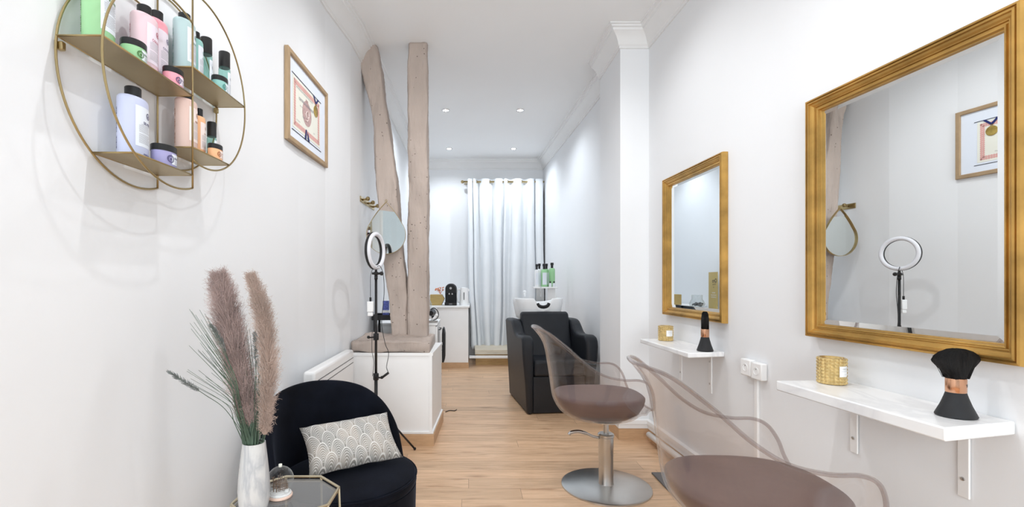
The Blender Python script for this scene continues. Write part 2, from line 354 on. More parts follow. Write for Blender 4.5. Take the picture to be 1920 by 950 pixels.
def scallop_mat():
    """overlapping fan arches drawn by concentric rings, in the cloth's own uv"""
    m = bpy.data.materials.new('fan_print_cotton'); m.use_nodes = True; nt = m.node_tree; p = nt.nodes['Principled BSDF']
    uv = nd(nt, 'ShaderNodeUVMap'); uv.uv_map = 'UVMap'
    sp = nd(nt, 'ShaderNodeSeparateXYZ'); nt.links.new(uv.outputs[0], sp.inputs[0])
    def ma(op, a, b=None, c=None):
        n = nd(nt, 'ShaderNodeMath', operation=op)
        for i, v in enumerate((a, b, c)):
            if v is None: continue
            if isinstance(v, (int, float)): n.inputs[i].default_value = v
            else: nt.links.new(v, n.inputs[i])
        return n.outputs[0]
    U, V = sp.outputs[0], sp.outputs[1]      # one unit = one fan width; rows are 0.62 apart
    RH = 0.72; result = None
    # rows from the lowest covering (front) to the back: front rows win
    v0 = ma('DIVIDE', V, RH); base = ma('FLOOR', v0)
    val = None; mask = None
    for k in (0, -1, -2):
        row = ma('ADD', base, k)
        par = ma('MODULO', ma('ADD', row, 100), 2)
        uu = ma('ADD', U, ma('MULTIPLY', par, 0.5))
        du = ma('SUBTRACT', ma('FRACT', uu), 0.5)
        dv = ma('MULTIPLY', ma('SUBTRACT', V, ma('MULTIPLY', row, RH)), 0.40)
        d = ma('SQRT', ma('ADD', ma('MULTIPLY', du, du), ma('MULTIPLY', dv, dv)))
        inside = ma('LESS_THAN', d, 0.5)
        ringv = ma('SINE', ma('MULTIPLY', d, 2*pi*17))
        edge = ma('GREATER_THAN', d, 0.47)
        v = ma('MAXIMUM', edge, ma('MULTIPLY', ma('GREATER_THAN', ringv, 0.45), 0.8))
        if val is None: val = ma('MULTIPLY', v, inside); mask = inside
        # lower rows lie over the higher ones
        else:
            val = ma('ADD', ma('MULTIPLY', v, inside), ma('MULTIPLY', val, ma('SUBTRACT', 1, inside))); mask = ma('MAXIMUM', mask, inside)
    no = nd(nt, 'ShaderNodeTexNoise'); no.inputs['Scale'].default_value = 0.7; nt.links.new(uv.outputs[0], no.inputs['Vector'])
    rc = nd(nt, 'ShaderNodeValToRGB'); rc.color_ramp.elements[0].position = 0.42; rc.color_ramp.elements[1].position = 0.58
    rc.color_ramp.elements[0].color = (0.24, 0.235, 0.22, 1); rc.color_ramp.elements[1].color = (0.35, 0.31, 0.27, 1)
    nt.links.new(no.outputs['Fac'], rc.inputs[0])
    mx = nd(nt, 'ShaderNodeMixRGB'); nt.links.new(val, mx.inputs[0]); nt.links.new(rc.outputs[0], mx.inputs[1]); mx.inputs[2].default_value = (0.66, 0.645, 0.62, 1)
    nt.links.new(mx.outputs[0], p.inputs['Base Color']); p.inputs['Roughness'].default_value = 0.85
    return m
M['scallop'] = scallop_mat()

def emit_mat(name, c, s):
    m = bpy.data.materials.new(name); m.use_nodes = True; p = m.node_tree.nodes['Principled BSDF']
    p.inputs['Emission Color'].default_value = c + (1,); p.inputs['Emission Strength'].default_value = s
    return m
M['lamp'] = emit_mat('spotlight_lens', (1, 0.99, 0.97), 16.0)

# ------------------------------------------------------------------ the room
H = 3.42
LW = [(-1.05, -1.8), (-1.05, 2.9), (-1.03, 3.37), (-0.97, 3.85), (-0.94, 5.0), (-0.94, 8.2)]
RW = [(1.64, -1.8), (1.64, 1.15), (1.59, 1.75), (1.565, 2.15), (1.535, 2.8), (1.50, 3.94)]
PIER = [(1.26, 3.94), (1.26, 4.55)]
RR = [(1.40, 4.55), (1.28, 8.2)]
struct('floor', MB().box(-1.4, 2.0, -2.1, 8.5, -0.1, 0.0), M['floor'])
struct('ceiling', MB().box(-1.4, 2.0, -2.1, 8.5, H, H + 0.1), M['ceiling'])
struct('wall_left', MB().prism(LW + [(-1.25, 8.2), (-1.25, -1.8)], 0, H), M['wall'])
struct('wall_right', MB().prism([(1.85, -1.8), (1.85, 3.94)] + RW[::-1], 0, H), M['wall'])
struct('wall_pier', MB().prism([PIER[0], (1.85, 3.94), (1.85, 4.55), PIER[1]], 0, H), M['wall'])
struct('wall_right_rear', MB().prism([RR[0], (1.85, 4.55), (1.85, 8.2), RR[1]], 0, H), M['wall'])
struct('wall_back', MB().box(-1.25, 1.85, 8.2, 8.35, 0, H), M['wall'])
mb = MB(); mb.box(-1.25, -0.85, -1.95, -1.8, 0, H).box(1.42, 1.85, -1.95, -1.8, 0, H).box(-0.85, 1.42, -1.95, -1.8, 0, 0.5).box(-0.85, 1.42, -1.95, -1.8, 3.0, H)
struct('wall_front', mb, M['wall'])
wf = MB().box(-0.85, -0.79, -1.9, -1.84, 0.5, 3.0).box(1.36, 1.42, -1.9, -1.84, 0.5, 3.0).box(-0.79, 1.36, -1.9, -1.84, 0.5, 0.56).box(-0.79, 1.36, -1.9, -1.84, 2.94, 3.0).box(0.26, 0.31, -1.9, -1.84, 0.56, 2.94)
win = struct('window_1', wf, M['trim'])
MB().box(-0.79, 0.26, -1.875, -1.868, 0.56, 2.94).box(0.31, 1.36, -1.875, -1.868, 0.56, 2.94).build('window_pane', M['glass'], win)

def moulding(path, prof, side, closed=False):
    """sweep prof [(distance from wall, z)] along a plan polyline; side=+1 room is to the left of travel"""
    P = [Vector((p[0], p[1])) for p in path]; n = len(P); loops = []
    for i in range(n):
        a = P[i-1] if (i > 0 or closed) else None; b = P[(i+1) % n] if (i < n-1 or closed) else None
        ns = []
        for s, e in ((a, P[i]), (P[i], b)):
            if s is None or e is None: continue
            d = (e - s).normalized(); ns.append(Vector((-d.y, d.x)) * side)
        if len(ns) == 2:
            m_ = (ns[0] + ns[1]).normalized(); m_ = m_ / max(m_.dot(ns[0]), 0.3)
        else: m_ = ns[0]
        loops.append([(P[i].x + m_.x*d, P[i].y + m_.y*d, z) for d, z in prof])
    if closed: loops.append(loops[0])
    mb = MB(); mb.rings(loops, True, not closed, not closed); return mb
CP = [(0, H), (0, H-0.165), (0.012, H-0.165), (0.014, H-0.145), (0.022, H-0.14), (0.03, H-0.115), (0.045, H-0.085), (0.065, H-0.06), (0.085, H-0.048), (0.088, H-0.03), (0.10, H-0.026), (0.104, H-0.012), (0.118, H-0.010), (0.12, H)]
struct('trim_1', moulding(LW, CP, -1), M['cornice'], smooth=True)
struct('trim_2', moulding(RW + PIER, CP, 1), M['cornice'], smooth=True)
struct('trim_3', moulding(RR, CP, 1), M['cornice'], smooth=True)
struct('trim_4', moulding([(-0.94, 8.2), (1.28, 8.2)], CP, -1), M['cornice'], smooth=True)
BP = [(0, 0), (0.018, 0), (0.018, 0.088), (0.014, 0.094), (0, 0.094)]
TP = [(0, 0.096), (0.02, 0.096), (0.02, 0.13), (0.03, 0.134), (0.03, 0.165), (0.0, 0.168)]
LB = [(-1.05, -1.8), (-1.05, 2.9), (-1.03, 3.37), (-0.975, 3.79)]
struct('baseboard_left', moulding(LB, BP, -1), M['oakboard'])
struct('baseboard_right', moulding(RW + PIER, BP, 1), M['oakboard'])
struct('trim_5', moulding(RW + PIER, TP, 1), M['trim'])
struct('baseboard_right_rear', moulding(RR, BP, 1), M['oakboard'])
# low wall
LOW = [(-0.965, 3.79), (-0.30, 3.79), (-0.262, 4.45), (-0.94, 4.45)]
struct('wall_low', MB().prism(LOW, 0, 0.74), M['trim'])
lp = [LOW[0], LOW[1], LOW[2]]
struct('baseboard_low', moulding([(-0.96, 3.79), LOW[1], LOW[2]], BP, -1), M['oakboard'])
struct('trim_6', moulding([(-0.96, 3.79), LOW[1], LOW[2]], [(0, 0.096), (0.012, 0.096), (0.012, 0.112), (0, 0.114)], -1), M['trim'])
struct('trim_7', moulding([(-0.96, 3.79), LOW[1], LOW[2]], [(0, 0.72), (0.008, 0.72), (0.008, 0.742), (0, 0.742)], -1), M['trim'])
struct('trim_8', MB().box(-0.322, -0.2985, 3.782, 3.79, 0.114, 0.72), M['trim'])
# door behind the curtain, raised step
struct('door_1', MB().box(0.02, 1.24, 8.13, 8.2, 0.2, 2.9), M['darkwood'])
struct('trim_9', MB().box(0.10, 1.27, 7.45, 8.2, 0, 0.17), M['plinthwood'])
struct('trim_10', MB().box(0.09, 1.27, 7.43, 8.2, 0.17, 0.24), M['travertine'])

struct('trim_11', MB().box(0.0, 1.27, 7.33, 7.41, 0.125, 0.155), M['trim'])
# ------------------------------------------------------------------ recessed ceiling spots
def ceiling_spot(x, y, power, color, label):
    t = thing('ceiling_spotlight', label, 'ceiling light', (x, y, H), 0, 'recessed ceiling spotlights')
    MB().lathe([(0.052, 0.0), (0.052, -0.004), (0.044, -0.008), (0.036, -0.006), (0.034, 0.0)], 32, cap0=False, cap1=False).build('trim_ring', M['polish'], t, smooth=True)
    MB().lathe([(0.0001, -0.001), (0.033, -0.001), (0.033, -0.003), (0.0001, -0.004)], 24, cap0=False, cap1=False).build('lens', M['lamp'], t)
    d = bpy.data.lights.new('spot_lamp', 'SPOT'); d.energy = power * 4; d.color = color; d.spot_size = radians(150); d.spot_blend = 0.7; d.shadow_soft_size = 0.03
    o = bpy.data.objects.new('spot_lamp', d); o.visible_glossy = False; o.location = (0, 0, -0.03); o.parent = t; col.objects.link(o)
WARM = (0.98, 0.99, 1.0); COOL = (0.86, 0.93, 1.0)
for x, y, p, c, l in [(-0.29, 5.8, SPOT_BACK, COOL, 'recessed ceiling spotlight nearer the camera, just right of the timber post'),
                      (0.625, 5.8, SPOT_BACK, COOL, 'recessed ceiling spotlight nearer the camera, on the right'),
                      (-0.32, 7.475, SPOT_BACK, COOL, 'recessed ceiling spotlight near the back wall, on the left'),
                      (0.70, 7.475, SPOT_BACK, COOL, 'recessed ceiling spotlight near the back wall, above the curtain'),
                      (-0.20, 3.05, SPOT_FRONT, WARM, 'recessed ceiling spotlight above the armchair, out of view'),
                      (0.60, 3.05, SPOT_FRONT, WARM, 'recessed ceiling spotlight above the acrylic chairs, out of view'),
                      (-0.20, 1.5, SPOT_FRONT, WARM, 'recessed ceiling spotlight above the photographer on the left, out of view'),
                      (0.60, 1.5, SPOT_FRONT, WARM, 'recessed ceiling spotlight above the photographer on the right, out of view')]:
    ceiling_spot(x, y, p, c, l)

# ------------------------------------------------------------------ old timbers
def loft_timber(name, label, path, seed, n=64):
    """path: list of (x centre, y centre, z, half width, half depth)"""
    pts = []
    for i in range(len(path) - 1):
        a, b = path[i], path[i+1]; k = max(2, int(abs(b[2]-a[2]) / 0.015) + int(abs(b[0]-a[0]) / 0.015))
        for j in range(k): t = j / k; pts.append([a[q]*(1-t) + b[q]*t for q in range(5)])
    pts.append(list(path[-1]))
    # smooth the path
    for _ in range(12):
        pts = [pts[0]] + [[(pts[i-1][q] + 2*pts[i][q] + pts[i+1][q]) / 4 for q in range(5)] for i in range(1, len(pts)-1)] + [pts[-1]]
    horizontal = abs(path[-1][0] - path[0][0]) > abs(path[-1][2] - path[0][2])
    loops = []
    for cx, cy, cz, hw, hd in pts:
        l = []
        for k in range(n):
            a = 2*pi*k/n + pi/n; ca, sa = cos(a), sin(a)
            e = 0.32
            u = math.copysign(abs(ca)**e, ca) * hw; v = math.copysign(abs(sa)**e, sa) * hd
            base = (cx+u, cy+v, cz) if not horizontal else (cx, cy+v, cz+u)
            q = Vector(base)
            d = noise.noise(Vector((q.x*6, q.y*6, q.z*2.2 if not horizontal else q.z*8)) + Vector((seed, 0, 0))) * 0.016
            d += noise.noise(Vector((q.x*22, q.y*22, q.z*9)) + Vector((0, seed, 0))) * 0.006
            d += (abs(noise.noise(Vector((q.x*34, q.y*34, q.z*3 if not horizontal else q.z*34)) + Vector((seed, seed, 0)))) - .25) * -0.010
            d += noise.noise(q*45) * .0025
            if horizontal: d += noise.noise(Vector((q.x*5, q.y*5, q.z*30)) + Vector((seed, 2, 0))) * 0.016
            nrm = Vector((ca, sa, 0)) if not horizontal else Vector((0, sa, ca))
            l.append(tuple(q + nrm * d))
        loops.append(l)
    mb = MB().rings(loops, True, True, True)
    o = mb.build(name, M['timber'], smooth=2)
    return tag(o, label, 'timber beam')
loft_timber('timber_post', 'straight upright painted timber post running from sill to ceiling', [(-0.456, 4.24, 0.815, 0.088, 0.09), (-0.456, 4.24, 1.6, 0.09, 0.09), (-0.452, 4.24, 2.4, 0.086, 0.09), (-0.46, 4.24, H, 0.088, 0.09)], 3.0)
EDG = [(83,662,703),(99,666,707),(142,679,715),(198,692,722),(237,699,729),(289,701,737),(340,703,743),(394,708,746),(483,716,756),(540,724,762),(569,727,763),(640,733,763)]
pth = []
for y, l, r in EDG:
    zc = 1.3125 - (y-528)*4.18/885
    pth.append((((l+r)/2-880)*4.18/885, 4.27, min(zc, H), (r-l)/2*4.18/885, 0.085))
loft_timber('timber_post', 'curved leaning painted timber post to the left of the straight one', pth[::-1], 11.0)
loft_timber('timber_sill', 'rough horizontal painted timber sill lying on the low white wall', [(-0.955, 4.10, 0.785, 0.050, 0.29), (-0.7, 4.10, 0.792, 0.055, 0.305), (-0.32, 4.10, 0.785, 0.052, 0.305)], 23.0)

# ------------------------------------------------------------------ round wire wall shelf with products (left wall)
XW, XF = -1.046, -0.925
C1, R1 = (1.4806, 1.900), 0.2916
C2, R2 = (1.655, 2.000), 0.2900
YV = 1.5775
t = thing('wire_wall_shelf', 'brass wire wall shelf of two offset half circles with four small shelves', 'wall shelf', (XW, YV, 1.9))
def L3(x, y, z): return (x - XW, y - YV, z - 1.9)
def arc(C, R, x, left):
    dy = YV - C[0]; a0 = math.acos(max(-1, min(1, dy / R)))
    n = 56; pts = []
    for i in range(n + 1):
        a = a0 + (2*pi - 2*a0) * i / n if left else -a0 + 2*a0 * i / n
        pts.append(L3(x, C[0] + R*cos(a), C[1] + R*sin(a)))
    return pts
for C, R, left in ((C1, R1, True), (C2, R2, False)):
    for x in (XW + 0.004, XF):
        MB().tube(arc(C, R, x, left), 0.0032, 8).build('wire_arc', M['brass'], t, smooth=2)
for x in (XW + 0.004, XF):
    MB().tube([L3(x, YV, 1.625), L3(x, YV, 2.279)], 0.0032, 8).build('upright_rod', M['brass'], t, smooth=2)
SH = [(1.934, True), (1.669, True), (2.031, False), (1.7625, False)]
for z, left in SH:
    C, R = (C1, R1) if left else (C2, R2)
    w = sqrt(R*R - (z-C[1])**2); y0, y1 = (C[0]-w, YV) if left else (YV, C[0]+w)
    s = MB().box(XW+0.002-XW, XF-XW, y0-YV, y1-YV, z-1.9-0.0015, z-1.9+0.0015).build('shelf_plate', M['brassplate'], t)
    MB().tube([L3(XF, y0, z), L3(XF, y1, z)], 0.0028, 6).tube([L3(XW+0.004, y0, z), L3(XW+0.004, y1, z)], 0.0028, 6).tube([L3(XW+0.004, y1, z), L3(XF, y1, z)], 0.0028, 6).tube([L3(XW+0.004, y0, z), L3(XF, y0, z)], 0.0028, 6).build('edge_wire', M['brass'], s, smooth=2)
for y, z in ((1.195, 1.912), (1.93, 2.015)):
    MB().box(0, 0.016, y-YV-0.002, y-YV+0.012, z-1.9-0.012, z-1.9+0.010).build('hanging_lug', M['brass'], t, bevel=0.003)

def on_ellipse(a, b, off):
    def f(u, z):
        s = max(-0.97, min(0.97, u / a)); ph = math.asin(s)
        return ((b+off)*cos(ph), (a+off)*s, z)
    return f
def on_flat(x):
    return lambda u, z: (x, u, z)
def patch(mb, f, u0, u1, z0, z1, n=10):
    P = [[f(u0 + (u1-u0)*i/n, z) for i in range(n+1)] for z in (z0, z1)]
    mb.rings(P, closed=False); return mb
def text_on(mb, f, body, size, u, z, rot=0, mirror=False, bold=False):
    v, fs = text_geo(body, size, bold)
    c, s = cos(rot), sin(rot)
    mb.add([f(u + (x*c - y*s), z + (x*s + y*c)) for x, y in v], fs)
def ringmark(mb, f, u, z, r):
    n = 24
    for r0, r1 in ((r*0.80, r), (r*0.58, r*0.68)):
        mb.add([f(u + rr*cos(2*pi*i/n), z + rr*sin(2*pi*i/n)) for rr in (r0, r1) for i in range(n)], [(i, (i+1) % n, n+(i+1) % n, n+i) for i in range(n)])
    # drop shaped emblem with beads round it
    mb.add([f(u + r*0.30*sin(a)*(1 - 0.35*max(0, cos(a))), z - r*0.05 + r*0.38*cos(a)) for a in [2*pi*i/14 for i in range(14)]], [tuple(range(14))[::-1]])
    for k in range(10):
        a = 2*pi*k/10; cu, cz = u + r*0.74*cos(a), z + r*0.74*sin(a)
        mb.add([f(cu + r*0.05*cos(b), cz + r*0.05*sin(b)) for b in (0, 1.57, 3.14, 4.71)], [(0, 1, 2, 3)])

_cm = {}
def cmat(name, c, rough=0.35):
    k = name
    if k not in _cm: _cm[k] = mat(name, c, rough, var=0.015)
    return _cm[k]
DZ = -0.011   # sits on the plate
def product(kind, label, X, Y, Z, a, b, h, cap, colour, lab, title, group, ink=None, rz=0.0):
    """kind: bottle, jar or spray"""
    name = {'bottle': 'shampoo_bottle', 'jar': 'hair_mask_jar', 'spray': 'spray_bottle'}[kind]
    t = thing(name, label, {'bottle': 'bottle', 'jar': 'jar', 'spray': 'bottle'}[kind], (X, Y, Z), rz, group)
    k = b / a
    if kind == 'bottle':
        pr = [(0.0001, 0), (a*0.94, 0), (a, 0.004), (a, h-0.010), (a*0.975, h-0.004), (a*0.90, h), (a*0.5, h+0.003)]
        MB().lathe(pr, 48, sx=k, cap0=False).build('body', colour, t, smooth=True)
        cr = min(a*0.42, b*0.8)
        MB().lathe([(cr, 0), (cr, cap-0.002), (cr-0.002, cap), (0.0001, cap)], 28, (0, 0, h+0.001), cap1=False).build('cap', M['black'], t, smooth=True)
    elif kind == 'jar':
        MB().lathe([(0.0001, 0), (a*0.9, 0), (a*0.97, 0.004), (a*0.985, h-cap)], 48, sx=k, cap0=False).build('body', colour, t, smooth=True)
        MB().lathe([(a*1.01, 0), (a*1.01, cap-0.002), (a*0.98, cap), (0.0001, cap)], 48, (0, 0, h-cap), sx=k, cap1=False).build('lid', M['black'], t, smooth=True)
    else:
        MB().lathe([(0.0001, 0), (a*0.95, 0), (a, 0.003), (a, h-0.008), (a*0.8, h), (a*0.8, h+0.002)], 32, cap0=False).build('body', colour, t, smooth=True)
        MB().lathe([(a*0.96, 0), (a*0.96, cap-0.003), (a*0.9, cap), (0.0001, cap)], 32, (0, 0, h), cap1=False).build('cap', M['black'], t, smooth=True)
    ink = ink or M['ink']
    f1 = on_ellipse(a, b, 0.0005); f2 = on_ellipse(a, b, 0.0009)
    fb = on_ellipse(a*0.985, b*0.985, 0.0006); fb2 = on_ellipse(a*0.985, b*0.985, 0.0010)
    if kind == 'bottle':
        lm = MB(); patch(lm, f1, -a*0.55, a*0.86, h*0.20, h*0.86); L = lm.build('label', lab, t, smooth=True)
        pm = MB(); ringmark(pm, f2, a*0.42, h*0.74, a*0.20); pm.build('emblem', ink, L); pm = MB()
        text_on(pm, f2, title, a*0.23, a*0.30, h*0.60, bold=True)
        qm = MB(); text_on(qm, f2, 'maria nila', a*0.19, a*0.35, h*0.09, bold=True); qm.build('maker_lettering', ink, t)
        pm.build('print', ink, L)
        gm = MB(); z = h*0.54
        for j in range(15):
            if j in (6,): z -= h*0.02; continue
            patch(gm, f2, -a*0.35, a*(0.45 + 0.25*((j*7) % 3)/3), z, z + h*0.006, 4); z -= h*0.020
        text_on(gm, f2, 'sulfate free shampoo', a*0.10, a*0.2, h*0.565)
        gm.build('small_print', M['greyink'], L)
        bm = MB()
        for i in range(26):
            if i in (8, 9, 18, 19): continue
            z0 = h*0.12 + i*h*0.026
            th = h*0.010 if i % 3 else h*0.018
            P = []
            for z in (z0, z0+th):
                P.append([((b+0.0006)*cos(-2.18 + 0.2*q/4), (a+0.0006)*sin(-2.18+0.2*q/4), z) for q in range(5)])
            bm.rings(P, closed=False)
        bm.build('barcode_strip', ink, t)
    elif kind == 'jar':
        zb = h - cap
        lm = MB(); patch(lm, fb, -a*0.20, a*0.80, zb*0.18, zb*0.88); L = lm.build('label', lab, t, smooth=True)
        pm = MB(); ringmark(pm, fb2, -a*0.28, zb*0.52, min(zb*0.34, a*0.28)); pm.build('emblem', ink, t); pm = MB()
        text_on(pm, fb2, title, a*0.22, a*0.36, zb*0.62, bold=True)
        for j in range(4): patch(pm, fb2, a*0.08, a*0.66, zb*(0.46-0.07*j), zb*(0.475-0.07*j), 4)
        pm.build('print', ink, L)
    else:
        lm = MB(); patch(lm, f1, -a*0.5, a*0.8, h*0.18, h*0.85); L = lm.build('label', lab, t, smooth=True)
        pm = MB(); ringmark(pm, f2, a*0.25, h*0.68, a*0.26); pm.build('emblem', M['greyink'], L); pm = MB()
        for j in range(7): patch(pm, f2, -a*0.3, a*0.55, h*(0.5-0.04*j), h*(0.508-0.04*j), 4)
        pm.build('print', M['greyink'], L)
    return t
lw = lambda n, c: cmat(n, c, 0.5)
LBL = lw('white_label', (0.74, 0.78, 0.84)); LBLP = lw('pale_lilac_label', (0.78, 0.70, 0.78)); LBLPK = lw('pale_peach_label', (0.86, 0.74, 0.70))
GREEN = cmat('pastel_green_plastic', (0.32, 0.58, 0.31)); PINKL = cmat('pale_pink_plastic', (0.76, 0.56, 0.61)); PINK = cmat('pink_plastic', (0.85, 0.36, 0.43))
TEALL = cmat('pale_aqua_plastic', (0.43, 0.56, 0.57)); TEAL = cmat('aqua_plastic', (0.27, 0.52, 0.48)); LAV = cmat('pale_lavender_plastic', (0.54, 0.58, 0.76)); LAVD = cmat('lavender_plastic', (0.36, 0.34, 0.58))
PEACH = cmat('pale_peach_plastic', (0.72, 0.53, 0.47)); ORNG = cmat('apricot_plastic', (0.86, 0.48, 0.26))
IG = cmat('dark_green_ink', (0.06, 0.16, 0.04)); IR = cmat('dark_red_ink', (0.45, 0.06, 0.12)); IT = cmat('dark_teal_ink', (0.05, 0.25, 0.22)); IV = cmat('dark_violet_ink', (0.07, 0.06, 0.16)); IO = cmat('brown_ink', (0.35, 0.13, 0.05))
GP = 'haircare products on the wire wall shelf'
e_ = 0.0018
Z1, Z2, Z3, Z4 = 1.934+e_+0.001, 1.669+e_+0.001, 2.031+e_+0.001, 1.7625+e_+0.001
product('bottle', 'large green shampoo bottle at the left end of the upper left shelf', -0.995, 1.266, Z1, 0.045, 0.030, 0.215, 0.032, GREEN, LBL, 'REPAIR', GP, IG)
product('jar', 'green mask jar with black lid beside the large green bottle', -0.962, 1.352, Z1, 0.036, 0.030, 0.060, 0.019, GREEN, LBL, 'REPAIR', GP, IG)
product('bottle', 'large pale pink shampoo bottle on the upper left shelf', -0.99, 1.437, Z1, 0.045, 0.030, 0.180, 0.032, PINKL, LBLP, 'COLOUR', GP, IR)
product('bottle', 'tall bright pink conditioner bottle behind the pink jar', -1.012, 1.528, Z1, 0.043, 0.025, 0.215, 0.032, PINK, LBLP, 'COLOUR', GP, IV)
product('jar', 'pink mask jar with black lid at the right end of the upper left shelf', -0.955, 1.522, Z1, 0.036, 0.026, 0.058, 0.018, PINK, LBLP, 'COLOUR', GP, IV)
product('bottle', 'large pale aqua shampoo bottle on the upper right shelf', -0.99, 1.640, Z3, 0.045, 0.030, 0.178, 0.028, TEALL, LBL, 'SOFT', GP, IT)
product('bottle', 'small aqua shampoo bottle beside the large pale aqua bottle', -1.0, 1.727, Z3, 0.030, 0.021, 0.160, 0.030, TEAL, LBL, 'SOFT', GP, IT)
product('spray', 'clear aqua spray bottle with tall black cap behind the aqua jar', -1.016, 1.822, Z3, 0.022, 0.022, 0.155, 0.062, M['aqua'], LBL, '', GP)
product('spray', 'clear aqua spray bottle with tall black cap at the far right of its shelf', -0.99, 1.908, Z3, 0.022, 0.022, 0.142, 0.062, M['aqua'], LBL, '', GP)
product('jar', 'aqua mask jar with black lid on the upper right shelf', -0.958, 1.812, Z3, 0.036, 0.026, 0.060, 0.019, TEAL, LBL, 'SOFT', GP, IT)
product('bottle', 'large pale lavender shampoo bottle on the lower left shelf', -0.99, 1.389, Z2, 0.050, 0.032, 0.178, 0.032, LAV, LBL, 'SILVER', GP, IV)
product('jar', 'lavender mask jar with black lid on the lower left shelf', -0.962, 1.486, Z2, 0.043, 0.032, 0.066, 0.020, LAVD, LBL, 'SILVER', GP, IV)
product('bottle', 'large pale peach shampoo bottle on the lower right shelf', -0.99, 1.650, Z4, 0.045, 0.030, 0.178, 0.026, PEACH, LBLPK, 'HEAL', GP, IO)
product('bottle', 'small apricot bottle half hidden behind the pale peach bottle', -0.992, 1.732, Z4, 0.030, 0.018, 0.150, 0.030, ORNG, LBLPK, 'HEAL', GP, IO)
product('spray', 'small clear green spray bottle with black cap on the lower right shelf', -0.984, 1.803, Z4, 0.017, 0.017, 0.100, 0.055, M['aqua'], LBL, '', GP)
product('jar', 'apricot mask jar with black lid on the lower right shelf', -0.946, 1.757, Z4, 0.034, 0.022, 0.055, 0.018, ORNG, LBLPK, 'HEAL', GP, IO)

# ------------------------------------------------------------------ salon chairs
def salon_chair(label, x, y, rz):
    t = thing('salon_chair', label, 'chair', (x, y, 0), rz, 'acrylic salon chairs')
    half = [(-.470,0,1.022), (-.452,.11,1.022), (-.395,.195,1.0), (-.29,.248,.915), (-.19,.272,.825), (-.09,.285,.765), (.02,.292,.742),
            (.11,.292,.740), (.165,.285,.715), (.198,.268,.66), (.212,.248,.60), (.228,.20,.545), (.243,.10,.525), (.247,0,.52)]
    loop = half + [(a, -b, c) for a, b, c in half[-2:0:-1]]
    rim = catmull(loop, 5, True)
    shape = []
    for P in rim:
        ph = math.atan2(P.y, P.x + .055); ca, sa = cos(ph), sin(ph)
        sg = lambda v, e: math.copysign(abs(v)**e, v)
        wx, wy = -.055 + .285*sg(ca, .75), .268*sg(sa, .75)
        wz = min(.60, P.z - .03)
        W = Vector((wx, wy, wz))
        prof = [Vector((.0, 0, .437))]
        for k, z in ((.35, .440), (.62, .455), (.84, .492), (.95, .54)):
            prof.append(Vector((wx*k, wy*k, min(z, wz - .012*(1-k)*5))))
        prof.append(W)
        hgt = P.z - wz
        prof.append(Vector((wx + (P.x-wx)*.18, wy + (P.y-wy)*.25, wz + hgt*.38)))
        prof.append(Vector((wx + (P.x-wx)*.45, wy + (P.y-wy)*.55, wz + hgt*.76)))
        prof.append(Vector(P))
        shape.append(catmull(prof, 3)[2:])
    m = len(shape[0])
    loops = [[tuple(shape[i][j]) for i in range(len(rim))] for j in range(m)]
    mb = MB().rings(loops, True, True, False)
    sh = mb.build('seat_shell', M['acrylic'], t, smooth=2, solid=0.009)
    MB().tube([tuple(p) for p in rim], 0.0075, 10, True).build('rim', M['acrylicrim'], sh, smooth=2)
    # cushion filling the bottom of the bucket
    cl = []
    for k, z in ((.30, .452), (.60, .463), (.82, .500), (.93, .548), (.962, .580), (.965, .592), (.94, .599), (.85, .603), (.5, .606), (.2, .607)):
        l = []
        for P in rim:
            ph = math.atan2(P.y, P.x + .055); sg = lambda v, e: math.copysign(abs(v)**e, v)
            wx, wy = -.055 + .285*sg(cos(ph), .75), .268*sg(sin(ph), .75)
            l.append((wx*k, wy*k, z))
        cl.append(l)
    MB().rings(cl, True, True, True).build('seat_cushion', M['cushion'], t, smooth=2)
    MB().lathe([(.0001, .012), (.0001, .020), (.05, .020), (.27, .012), (.280, .008), (.281, .0), (.0001, .0)], 72, cap0=False, cap1=False).build('base_disc', M['chrome'], t, smooth=True)
    MB().lathe([(.050, .018), (.046, .024), (.046, .20), (.047, .204), (.047, .318), (.051, .322), (.051, .336), (.044, .342), (.0001, .342)], 40, cap0=False, cap1=False).build('column', M['chrome'], t, smooth=True)
    MB().lathe([(.017, .335), (.017, .425)], 24).lathe([(.10, .424), (.10, .430), (.03, .434)], 32).build('piston', M['chrome'], t, smooth=True)
    lv = [(-.048, -.01, .315), (-.09, -.02, .328), (-.14, -.03, .352), (-.19, -.04, .366), (-.235, -.05, .362), (-.25, -.054, .348)]
    MB().tube(catmull(lv, 4), [.008]*8 + [.011]*9 + [.010]*4, 10).build('pump_lever', M['polish'], t, smooth=2)
    return t
salon_chair('clear acrylic salon chair farther from the camera, with taupe cushion, on a round steel base', .877, 3.03, 0.0)
salon_chair('clear acrylic salon chair nearest the camera, cut by the bottom of the photo', 1.062, 1.69, radians(-3))

# ------------------------------------------------------------------ backwash unit
t = thing('backwash_chair', 'black upholstered hair washing armchair with white ceramic basin behind its backrest', 'salon chair', (0.850, 5.12, 0), radians(6.5))
def arm(s):
    poly = [(-.44, .0), (-.452, .30), (-.462, .55), (-.462, .66), (-.452, .72), (-.42, .762), (-.36, .775), (-.22, .765), (-.12, .765), (-.05, .79), (.02, .845), (.08, .885), (.13, .90), (.20, .902), (.44, .895), (.46, .86), (.46, 0)]
    mb = MB(); n = len(poly)
    segs = []
    for xx in (0, 1):
        for y, z in poly:
            inner = .268; outer = (.345 if s > 0 else .332) + .050 * min(1, z / .6) ** 1.5
            segs.append(((inner if xx == 0 else outer) * s, y, z + .0))
    f = [tuple(range(n))[::-1], tuple(range(n, 2*n))] + [(i, (i+1) % n, n+(i+1) % n, n+i) for i in range(n)]
    if s < 0: f = [q[::-1] for q in f]
    mb.add(segs, f)
    return mb
